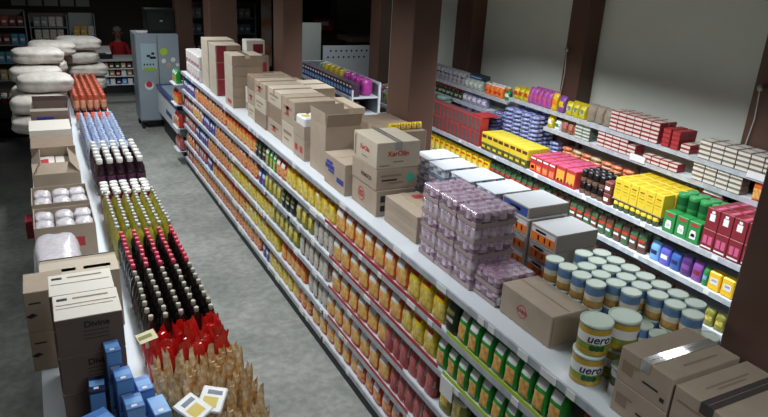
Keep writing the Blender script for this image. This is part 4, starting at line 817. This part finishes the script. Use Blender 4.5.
stack(4.60, 5.24, .11, W2, 4, .043, rb_, 'cream-red bar, second shelf', 'cream and red bars on the second shelf', nx=1, sk=.3)
stack(4.05, 4.58, .11, W2, 2, .043, rb_, 'cream-red bar, second shelf low pile', 'low bars on the second shelf', nx=1, sk=.3)
stack(3.42, 3.98, .131, W2, 4, .045, wb_, 'off-white bar, second shelf', 'off-white bars on the second shelf', nx=1)
stack(2.85, 3.15, .11, W2, 3, .043, rb_, 'cream-red bar, second shelf near end', 'bars at the near end of the second shelf', nx=1)
tag(link('snack_packet', KM['snack'][0], (5.52, 3.3, W2), (0, 0, .1)), 'brown packet with a red top on the second wall shelf near its end', 'packet')
stack(5.26, 5.60, .12, W2, 5, .038, gb_, 'greyish white bar, second shelf', 'greyish white bars', nx=1)
# upper-left goods of the wall shelves
brs = [pouch('brown_sack_pack', .12, .13, .2, [mm('sack_brown', '8A7C6C', .7, noise=.15), pinkf if False else pnkf], lambda u, v, f: 0, wob=.004, seed=i) for i in range(2)]
for i, y in enumerate((5.18, 5.31, 5.44)): tag(link('paper_bag', brs[i % 2], (5.56, y, W1), (0, 0, .2*i)), 'brown paper bag on the top wall shelf, %s of three' % ['nearest', 'middle', 'farthest'][i], 'bag')
def run(y0, y1, dy, z, mats, label, grp, kind='snack_packet', hh=.15, cmap=None, x=5.53, nx=1, wob=.003):
    ms = [pouch('r', dy*.95, .09, hh, mats, cmap or (lambda u, v, f: 1 if win(u, v, f, .3, .65) else 0), wob=wob, seed=i) for i in range(2)]
    n = max(1, int(round((y1-y0)/dy)))
    for i in range(n):
        for j in range(nx):
            tag(link(kind, ms[i % 2], (x+j*.1, y1-dy*(i+.5), z), (0, RND.uniform(0, .08), RND.uniform(-.15, .15))), uniq(label, n-1-i, n, 'left', j, nx, 0, 1) if n*nx > 1 else label, 'packet', grp)
run(5.50, 5.84, .11, W1, [bagy, bagg], 'yellow-green packet, top wall shelf', 'yellow-green packets on the top shelf', hh=.16, nx=2)
run(5.86, 5.98, .12, W1, [purple, yelf], 'purple packet in front of the wall column', 'purple packet by the wall column', hh=.2)
run(5.99, 6.09, .10, W1, [yelf, org], 'tall yellow packet between purple ones', 'tall yellow packet', hh=.21)
run(6.10, 6.54, .088, W1, [mm('violet_pack', '94489E', .35), pink], 'purple and pink pack, top shelf', 'purple packs on the top shelf', hh=.2, cmap=lambda u, v, f: 1 if (f and abs(u) > .7) or (f and .45 < v < .55) else 0, nx=2)
run(6.56, 6.84, .105, W1, [bagy, redf], 'yellow packet left of purple packs', 'yellow packets left of the purple packs', hh=.15, nx=2)
run(6.92, 7.02, .10, W1B, [green, wht], 'green packet between yellow and orange ones on the top wall shelf', 'green packet top shelf', hh=.13)
run(7.05, 7.48, .105, W1B, [org, redf, wht], 'orange packet, top wall shelf', 'orange packets on the top shelf', hh=.15, nx=2, cmap=lambda u, v, f: 1 if win(u, v, f, .2, .5) else 2 if v > .85 else 0)
run(7.52, 7.98, .11, W1B, [mm('grey_green_bag', 'A8B4A8', .5, noise=.2), wht], 'pale grey-green packet, top shelf', 'pale grey-green packets', hh=.14, nx=2)
tag(link('dark_carton', boxmesh('dk', .14, .32, .06, [mm('slate_print', '2E3A44', .5), lblue], [('-x', .1, .9, .3, .6, 1)], .006), (5.60, 7.75, W1B+.142)), 'flat slate-coloured box lying on the pale grey-green packets', 'box')
run(8.02, 9.6, .115, W1B, [mm('white_grey_pack', 'B4B4BC', .4, noise=.5, nscale=25), pnkf, navy], 'white and grey packet, top shelf', 'white and grey packets at the far end', hh=.18, nx=2, cmap=lambda u, v, f: 1 if win(u, v, f, .2, .35) else 2 if win(u, v, f, .6, .68) else 0)
run(5.60, 5.86, .1, W2, [mixm, pnkf], 'brown and pink packet, second shelf', 'brown and pink packets', hh=.15)
run(5.88, 5.98, .1, W2, [wht, green], 'white and green packet on the second wall shelf', 'white and green packet', hh=.12)
run(6.00, 6.12, .11, W2, [bagy, wht], 'yellow packet on the second wall shelf', 'yellow packets on the second shelf', hh=.15)
run(7.4, 8.0, .12, W2B, [bagw, wht], 'lilac packet, second wall shelf', 'lilac packets second shelf', hh=.14)
run(8.0, 9.6, .115, W2B, [darkf, bagg, redf], 'dark packet, second wall shelf', 'dark packets at the far end of the second shelf', hh=.16, cmap=lambda u, v, f: 1 if win(u, v, f, .2, .5) else 2 if v > .8 else 0)
gbg = [blob('stacked_green_bag', .2, .2, .07, mat('mint_bag', hx('8FB0A8'), .35, noise=.3, nscale=14, bump=.2), i, .08, .6, 3) for i in range(2)]
for l in range(7): tag(link('rice_bag', gbg[l % 2], (5.33, 8.22, Z1+l*.056), (0, 0, RND.uniform(-.1, .1))), 'mint green bag in the small pile, %s from below' % ow(l+1), 'bag', 'mint green bags')
for l in range(6): tag(link('rice_bag', [blob('dkbag', .2, .22, .075, mat('dark_mix_bag', hx('2C2E2C'), .35, col2=hx('8A7A4A'), nscale=14), 5, .08, .6, 3)][0], (5.33, 8.47, Z1+l*.06)), 'dark bag in the pile by the mint bags, %s from below' % ow(l+1), 'bag', 'dark bags')

# ------------------------------------------------------------------ refrigerator, chest freezer and the back of the shop
fridge_m = mm('fridge_grey_blue', '8E9AA2', .35, noise=.06, nscale=3)
f = thing('refrigerator', 'tall grey-blue two-door refrigerator covered with posters at the end of the aisle', 'refrigerator', (1.88, 12.4, 0))
part('cabinet', f, -.37, .35, -.26, .3, .14, 1.66, fridge_m, .01)
for s in (0, 1): 
    d = part('door', f, -.365+s*.36, -.012+s*.36, -.29, -.262, .16, 1.64, fridge_m, .005)
part('door_handle', f, -.04, -.02, -.305, -.29, .7, 1.2, silver)
for x in (-.33, .29):
    for y in (-.22, .24): part('leg', f, x-.02, x+.02, y-.02, y+.02, 0, .14, black)
part('compressor', f, -.25, .2, -.15, .2, .02, .139, black)
bm = bmesh.new(); addbox(bm, -.29, -.04, -.2925, -.290, 1.06, 1.50, 0); addbox(bm, -.26, -.07, -.294, -.2925, 1.03, 1.09, 2)
for k in range(4): addbox(bm, -.26+.05*k, -.235+.05*k, -.294, -.2925, 1.13, 1.16, 1)
for (x, z, w_) in ((-.20, 1.27, .06), (-.12, 1.31, .05), (-.15, 1.24, .1)): addbox(bm, x, x+w_, -.294, -.2925, z, z+.04, 1)
link('poster', mesh_of(bm, 'poster', [mm('poster_blue_grey', '9DB2BC', .5), black, mm('poster_green', '8DAA3A', .5)]), parent=f)
def fdisc(x, z, r, m, y_=-.2935):
    b_ = bmesh.new(); bmesh.ops.create_circle(b_, cap_ends=True, segments=20, radius=r); o = link('sticker', mesh_of(b_, 'sticker', [m]), (x, y_, z), (pi/2, 0, 0), f); return o
fdisc(-.19, .78, .075, wht); fdisc(-.19, .80, .055, y_=-.2945, m=mm('sticker_red', 'B8323C', .5)); fdisc(.09, 1.36, .065, mm('sticker_lime', 'A8C83A', .5)); fdisc(.08, 1.20, .04, wht); fdisc(.24, 1.22, .04, wht); fdisc(.16, 1.13, .045, mm('sticker_tan', 'B59A86', .5)); fdisc(.31, 1.13, .03, wht)
t = thing('black_appliance', 'black boxy appliance standing on top of the refrigerator', 'appliance', (1.97, 12.4, 1.66))
part('housing', t, -.24, .24, -.2, .22, 0, .40, black, .01); part('front_panel', t, -.2, .2, -.206, -.2, .05, .35, mm('dark_green_glass', '141C1A', .2)); part('badge', t, -.02, .03, -.212, -.206, .2, .225, silver)
for k in range(5): tag(link('white_cup', lathe('cup', [(.02, 0), (.028, .05), (.026, .05)], [wht], 10), (1.57+.035*k, 12.18, 1.66)), 'small white cup on the refrigerator, '+ordn(k, 5, 'left'), 'cup', 'cups on the refrigerator')
# chest freezer
f = thing('chest_freezer', 'white chest freezer with a blue rim and sliding glass top, beside the refrigerator', 'freezer', (1.87, 11.25, 0))
part('cabinet', f, -.07, .50, -1.1, .75, .33, .76, mm('freezer_white', 'DEE4EA', .35), .02)
bm = bmesh.new(); 
for a in ((-.085, -.03, -1.115, .765), (.46, .515, -1.115, .765), (-.03, .46, -1.115, -1.05), (-.03, .46, .70, .765)): addbox(bm, a[0], a[1], a[2], a[3], .76, .82)
link('rim', mesh_of(bm, 'rim', [mm('rim_blue', '2F3F7A', .35)]), parent=f)
part('sliding_glass', f, -.03, .46, -1.05, -.1, .79, .797, mat('freezer_glass', hx('A9BAC2'), .1, trans=.3)); part('sliding_glass', f, -.03, .46, -.15, .70, .80, .807, mat('freezer_glass_b', hx('A9BAC2'), .1, trans=.3)); part('base', f, .0, .46, -1.04, .70, 0, .33, dark)
part('side_strip', f, -.072, -.0705, -.55, -.05, .48, .56, mm('rim_blue', '2F3F7A', .35))
# products on the far end cap
e = thing('end_rack', 'small wire end rack of bags at the far end of the long rack', 'rack', (1.70, 9.96, 0))
for z in (.2, .55, .9, 1.2): part('wire_shelf', e, -.0, .22, -.18, .16, z, z+.015, white)
part('back_frame', e, .22, .24, -.18, .16, 0, 1.35, greym)
for k in range(9):
    z = (.216, .566, .916)[k % 3]; y = 9.84+.118*(k//3)
    tag(link('snack_packet', KM[('mixed', 'redwhite', 'snack')[k % 3]][0], (1.78, y, z)), 'snack packet on the %s tier of the far end rack, %s' % (('low', 'middle', 'upper')[k % 3], ['nearest', 'middle', 'farthest'][k//3]), 'packet', 'packets on the end rack, tier %s' % ('low', 'middle', 'upper')[k % 3])
for k in range(3): tag(link('snack_packet', KM['green'][k], (1.78, 9.86+.1*k, 1.216), (0, 0, .0)), 'lime green packet on top of the far end rack, '+['nearest', 'middle', 'farthest'][k], 'packet', 'green packets on the end rack')
# checkout counter
g = thing('checkout_counter', 'dark checkout counter with open display shelves at the back of the shop', 'counter', (1.32, 14.6, 0))
part('body', g, -.75, .5, .1, .5, 0, .86, mm('counter_grey', '5A5A5C', .6)); part('counter_top', g, -.78, .53, -.2, .52, .86, .89, mm('counter_top_grey', '9A9A98', .5)); part('black_band', g, -.76, .51, -.22, .1, .22, .38, black)
for z in (.38, .55, .70): part('display_shelf', g, -.76, .51, -.2, .1, z, z+.012, wht)
part('base_panel', g, -.75, .5, -.1, .1, 0.0, .22, mm('counter_base', 'A5A59F', .6)); part('kick_rail', g, -.76, .51, -.24, -.22, .07, .09, silver); part('post', g, .49, .51, -.24, -.22, 0, .86, silver)
for z, ms in ((.392, (wht, navy, lblue)), (.562, (mm('tan_item', 'A0805A', .6), dred, wht)), (.712, (brn, dgreen, mm('tan_item', 'A0805A', .6)))):
    me = [boxmesh('c', .09, .12, .11, [a, wht], [('-y', .2, .8, .3, .6, 1)], .006) for a in ms]
    for k in range(11): tag(link('small_box', me[k % 3], (.64+.112*k, 14.48, z+.002)), 'small box on the %s display shelf of the checkout counter, %s' % ({.392: 'lowest', .562: 'middle', .712: 'upper'}[z], ordn(k, 11, 'left')), 'box', 'small boxes on the %s checkout shelf' % {.392: 'lowest', .562: 'middle', .712: 'upper'}[z])
t = thing('cash_register', 'pale cash register standing on the checkout counter', 'register', (1.12, 14.72, .89))
part('drawer', t, -.24, .24, -.2, .2, 0, .1, black, .005)
bm = bmesh.new(); v = [bm.verts.new(p) for p in ((-.22, -.18, .1), (.22, -.18, .1), (.22, .18, .1), (-.22, .18, .1), (-.22, -.16, .13), (.22, -.16, .13), (.22, .16, .22), (-.22, .16, .22))]
for q in ((0, 3, 2, 1), (4, 5, 6, 7), (0, 1, 5, 4), (1, 2, 6, 5), (2, 3, 7, 6), (3, 0, 4, 7)): bm.faces.new([v[i] for i in q])
link('keyboard_housing', mesh_of(bm, 'kh', [mm('register_grey', '9C9C96', .5)]), parent=t); part('display', t, -.1, .12, -.19, -.182, .105, .127, mm('register_screen', '39434A', .2))
# person behind the counter
def skin(name, verts, edges, radii, m, loc, rz, root=0):
    me = bpy.data.meshes.new(name); me.from_pydata(verts, edges, []); o = bpy.data.objects.new(name, me); C.objects.link(o)
    sm = o.modifiers.new('s', 'SKIN'); sd = o.modifiers.new('d', 'SUBSURF'); sd.levels = 2; sd.render_levels = 2
    for i, r in enumerate(radii): me.skin_vertices[0].data[i].radius = (r, r) if not isinstance(r, tuple) else r; me.skin_vertices[0].data[i].use_root = (i == root)
    dg = bpy.context.evaluated_depsgraph_get(); me2 = bpy.data.meshes.new_from_object(o.evaluated_get(dg)); bpy.data.objects.remove(o)
    me2.materials.clear(); me2.materials.append(m)
    for p in me2.polygons: p.use_smooth = True
    return me2
skinm = mm('skin', '8A5E48', .6); shirt = mm('red_shirt', 'A3121C', .8); trouser = mm('dark_trousers', '20242C', .8); hair = mm('grey_hair', '6E6A68', .8)
p = thing('person', 'person in a red shirt with light grey hair sitting behind the checkout counter', 'person', (1.62, 15.85, 0), 0)
# body: one continuous surface, seated, forearms forward
V = [(0, 0, .52), (0, .0, .70), (0, -.01, .90), (0, -.01, 1.02), (0, -.015, 1.10), (0, -.02, 1.17), (0, -.03, 1.26), (0, -.03, 1.335),
     (-.10, 0, .50), (-.11, -.42, .50), (-.11, -.44, .10), (-.11, -.56, .05), (.10, 0, .50), (.11, -.42, .50), (.11, -.44, .10), (.11, -.56, .05),
     (-.16, 0, 1.0), (-.215, -.04, .80), (-.15, -.27, .78), (-.13, -.335, .775), (.16, 0, 1.0), (.215, -.04, .80), (.15, -.27, .78), (.13, -.335, .775)]
Eg = [(0, 1), (1, 2), (2, 3), (3, 4), (4, 5), (5, 6), (6, 7), (0, 8), (8, 9), (9, 10), (10, 11), (0, 12), (12, 13), (13, 14), (14, 15), (3, 16), (16, 17), (17, 18), (18, 19), (3, 20), (20, 21), (21, 22), (22, 23)]
Rd = [(.15, .11), (.14, .10), (.16, .11), (.11, .09), .055, .062, .092, .06, .085, .065, .045, .035, .085, .065, .045, .035, .06, .045, .032, .034, .06, .045, .032, .034]
body = link('body', skin('body', V, Eg, Rd, skinm, None, 0), parent=p)
body.data.materials.append(shirt); body.data.materials.append(trouser)
for q in body.data.polygons:
    c = q.center
    if c.z < .60 and c.y > -.5: q.material_index = 2
    elif c.z < 1.075 and not (abs(c.x) > .0 and c.y < -.16): q.material_index = 1
    if c.z < .60 and c.z > .09: q.material_index = 2
for s in (-1, 1):
    for fi in range(5):
        a = -.034+.017*fi; L = (.05, .07, .08, .075, .06)[fi]
        if fi == 0: vv = [(s*-.13*-1+0, -.335, .775), (s*.13-s*.035, -.36, .775), (s*.13-s*.045, -.385, .768)]
        else: vv = [(s*.13+a*.9, -.345, .775), (s*.13+a*1.2, -.345-L*.6, .782), (s*.13+a*1.2, -.345-L, .770)]
        link('finger', skin('finger', vv, [(0, 1), (1, 2)], [.010, .009, .007], skinm, None, 0), parent=body)
link('hair', blob('hair', .185, .20, .15, hair, 2, .06, .95, 3), (0, -.012, 1.262), (0.15, 0, 0), p)
for s in (-1, 1):
    b_ = bmesh.new(); bmesh.ops.create_uvsphere(b_, u_segments=8, v_segments=6, radius=.011); link('eye', mesh_of(b_, 'eye', [black], True), (s*.033, -.112, 1.265), parent=p)
    b_ = bmesh.new(); bmesh.ops.create_uvsphere(b_, u_segments=8, v_segments=6, radius=.02); link('ear', mesh_of(b_, 'ear', [skinm], True), (s*.092, -.03, 1.26), parent=p)
b_ = bmesh.new(); bmesh.ops.create_cone(b_, segments=8, radius1=.018, radius2=.006, depth=.045, cap_ends=True); link('nose', mesh_of(b_, 'nose', [skinm], True), (0, -.125, 1.24), parent=p)
part('mouth', p, -.022, .022, -.119, -.112, 1.205, 1.212, dred)
st = thing('stool', 'round stool under the person behind the checkout counter', 'stool', (1.62, 15.87, 0)); link('seat', lathe('seat', [(.16, .37), (.17, .38), (.17, .40), (.16, .41)], [black], 16), parent=st); link('leg', lathe('leg', [(.18, 0), (.18, .02), (.03, .05), (.03, .37)], [greym], 12), parent=st)

# back wall racks
item_ms = [mm('rack_item_%s' % k, c, .6, noise=.4, nscale=20) for k, c in (('rust', '8A3B2A'), ('sand', 'A8905E'), ('slate', '5A6A7A'), ('cream', 'B8B2A8'), ('maroon', '5A2222'), ('teal', '3A7A96'), ('amber', 'C09A3A'), ('grey', '8A8A8A'))]
def wallrack(label, x0, x1, y, ztop, zs, seq, word, depth=.4, back=None, dxi=.14, hi=.2):
    g = thing('wall_rack', label, 'rack', ((x0+x1)/2, y, 0)); hw = (x1-x0)/2
    part('back_panel', g, -hw, hw, depth-.02, depth, 0, ztop, back or mm('rack_back', '6A6660', .7)); part('side_panel', g, -hw-.02, -hw, 0, depth, 0, ztop, greym); part('side_panel', g, hw, hw+.02, 0, depth, 0, ztop, greym)
    for z in zs: part('shelf', g, -hw, hw, 0, depth-.02, z-.02, z, greym)
    for li, z in enumerate(zs):
        n = int((x1-x0-.04)/dxi)
        for k in range(n):
            m = item_ms[seq[(li*3+k//2) % len(seq)]]
            key = ('it', m.name, dxi, hi)
            if key not in MC: MC[key] = boxmesh('it', dxi*.9, .12, hi, [m, item_ms[3]], [('-y', .2, .8, .35, .6, 1)], .01)
            tag(link('packaged_good', MC[key], (x0+.05+dxi*(k+.5), y+.1, z+.001)), 'dim item, %s shelf of the %s, %s' % (['lowest', 'second', 'third', 'fourth', 'fifth'][li], word, ordn(k, n, 'left')), 'packet', 'goods on the %s, shelf %s' % (word, ['one', 'two', 'three', 'four', 'five'][li]))
wallrack('tall dim rack of goods at the far left against the back wall', -1.6, -.15, 15.2, 1.75, [.4, .75, 1.1, 1.45], [0, 4, 5, 1], 'far left back rack')
wallrack('rack with cream and red goods behind the sacks against the back wall', -.05, .62, 15.6, 1.65, [.9, 1.15, 1.4], [3, 0, 7, 3], 'back rack behind the sacks')
wallrack('narrow white cabinet with yellow goods on the back wall', .68, 1.15, 15.6, 1.66, [.75, 1.0, 1.22], [6, 3, 1], 'yellow goods cabinet', back=mm('cab_white', '9A9A98', .6))
for k in range(5):
    t = tag(link('notice_board', slab('nb', -.36+.31*k, -.09+.31*k, 16.36, 16.399, 1.76, 2.05, mm('notice_grey', '8E928C', .6))), 'pale notice on the dark back wall, '+ordn(k, 5, 'left'), 'notice', 'pale notices in a row on the back wall')
# shelves and goods right of the wide column
wallrack('dim rack of clothes-coloured goods seen between the columns at the back', 3.05, 4.6, 15.4, 1.95, [.5, .9, 1.3, 1.65], [2, 7, 2, 4], 'back rack between the columns')
def flatpanel(name, label, cat, x0, x1, y, z0, z1, m, th=.05):
    return tag(link(name, slab(name, x0, x1, y, y+th, z0, z1, m)), label, cat)
flatpanel('white_board', 'tall white board leaning upright behind the middle column', 'board', 4.55, 4.95, 12.2, 0, 1.86, mm('board_white', '9DA29E', .6))
flatpanel('wall_cabinet', 'grey cabinet against the far back wall near the top of the picture', 'cabinet', 6.9, 7.95, 15.98, 0, 2.5, mm('cabinet_grey', '8A8C86', .6), .4)
flatpanel('banner', 'white banner with orange patches hanging at the back between two columns', 'banner', 4.62, 4.86, 15.0, .6, 2.4, mat('banner_print', hx('A8A8A4'), .7, col2=hx('A8642E'), nscale=3), .02)
part('drawer_front', flatpanel('dark_sideboard', 'dark wooden sideboard with a small red and white packet on top, back right', 'sideboard', 5.3, 6.85, 15.2, 0, 1.35, mm('sideboard_wood', '3E2C24', .6), .5), 5.4, 6.7, 15.18, 15.2, .9, 1.25, mm('sideboard_front', '4A362C', .6))
tag(link('red_packet', boxmesh('rp', .5, .2, .3, [mm('dim_red', 'A03A34', .6), wht], [('-y', .3, .7, .5, .8, 1)], .03), (6.3, 15.4, 1.351)), 'red and white packet on the dark sideboard at the back', 'packet')
t = thing('display_stand', 'white stand with a dotted pattern panel behind the small purple rack', 'stand', (5.40, 11.95, 0))
part('panel', t, -.5, .5, 0, .03, 0, 1.46, mm('stand_white', 'B0B6BC', .5)); part('shelf', t, -.5, .5, -.25, 0, .6, .62, white)
bm = bmesh.new()
for i in range(8):
    for j in range(2): bmesh.ops.create_circle(bm, cap_ends=True, segments=8, radius=.022, matrix=Matrix.Translation((-.40+.11*i+.055*(j % 2), -.001, 1.24+.12*j)) @ Matrix.Rotation(pi/2, 4, 'X'))
link('printed_dots', mesh_of(bm, 'dots', [navy]), parent=t)
magb = mat('magenta_bag', hx('B03A9A'), .35, noise=.3, nscale=15)
for k in range(12):
    m_ = [magb, bagy, bagg][min(2, k//2 % 3)]; nm_ = ['magenta', 'yellow', 'green'][min(2, k//2 % 3)]
    tag(link('detergent_bag', blob('detb', .2, .14, .24, m_, k, .08, .6, 3), (5.14+.22*(k % 2), 9.35+.16*(k//2), Z1)), '%s bag beyond the column on the deep wall shelf, %s row, %s place' % (nm_, 'rear' if k % 2 else 'front', ow(k//2+1)), 'bag', 'bags beyond the column')
g = thing('low_rack', 'small white-railed rack of dark purple boxes behind the middle column', 'rack', (0, 0, 0))
part('post', g, 3.78, 3.80, 8.15, 8.18, 0, 1.36, white); part('post', g, 4.19, 4.22, 8.15, 8.18, 0, 1.42, white); part('end_bar', g, 3.78, 4.22, 8.15, 8.18, 1.0, 1.02, white); part('end_panel', g, 3.78, 4.22, 10.2, 10.23, 0, 1.45, mm('rack_white', 'B7C3CC', .5))
for z in (.7, 1.0, 1.25): part('shelf', g, 3.78, 4.22, 8.18, 10.2, z-.02, z, white); part('price_rail', g, 3.765, 3.779, 8.18, 10.2, z-.035, z+.01, rail)
part('top_rail', g, 4.2, 4.22, 8.15, 10.23, 1.42, 1.45, white); part('back_panel', g, 4.20, 4.22, 8.18, 10.2, 0, 1.40, greym)
pb = bx_('purple_dark_box', .12, .10, .18, [mm('aubergine', '4A3048', .5, noise=.4, nscale=30), lblue, wht], [('-x', .1, .9, .2, .5, 1), ('-x', .2, .8, .7, .85, 2)], .004)
for li, z in enumerate((.7, 1.0, 1.25)):
    for k in range(18): tag(link('dark_box', pb, (3.865, 8.27+.108*k, z+.001)), 'dark purple box on %s shelf of the white-railed rack, %s from near end' % (['lowest', 'middle', 'top'][li], ow(k+1)), 'box', 'dark purple boxes, %s shelf' % ['lowest', 'middle', 'top'][li])
for k in range(9):
    m_, nm_ = ((magb, 'magenta'), (bagy, 'yellow'), (bagg, 'green'))[k//4 if k < 8 else 2]
    tag(link('detergent_bag', blob('detb', .16, .17, .25, m_, k, .08, .6, 3), (4.07, 8.32+.19*k, 1.252)), '%s bag standing behind the purple boxes on the white-railed rack, %s from near end' % (nm_, ow(k+1)), 'bag', 'bags on the white-railed rack')
g = thing('far_counter', 'brown-topped counter jutting out left of the middle column in the background', 'counter', (6.75, 13.2, 0)); part('counter_top', g, -.80, .6, -.2, .55, 1.38, 1.48, mm('counter_wood', '5A4A44', .5), .01); part('body', g, -.55, .5, -.1, .5, 0, 1.38, mm('counter_dark', '2A2220', .7))
# ------------------------------------------------------------------ far-left floor clutter
g = thing('wall_rack', 'dark rack along the left side near the far end of the display table', 'rack', (-1.0, 11.0, 0))
for z in (.1, .5, .9, 1.3): part('shelf', g, -.2, .2, -1.2, 1.2, z-.02, z, greym)
part('back_panel', g, -.22, -.2, -1.2, 1.2, 0, 1.5, mm('rack_back', '6A6660', .7))
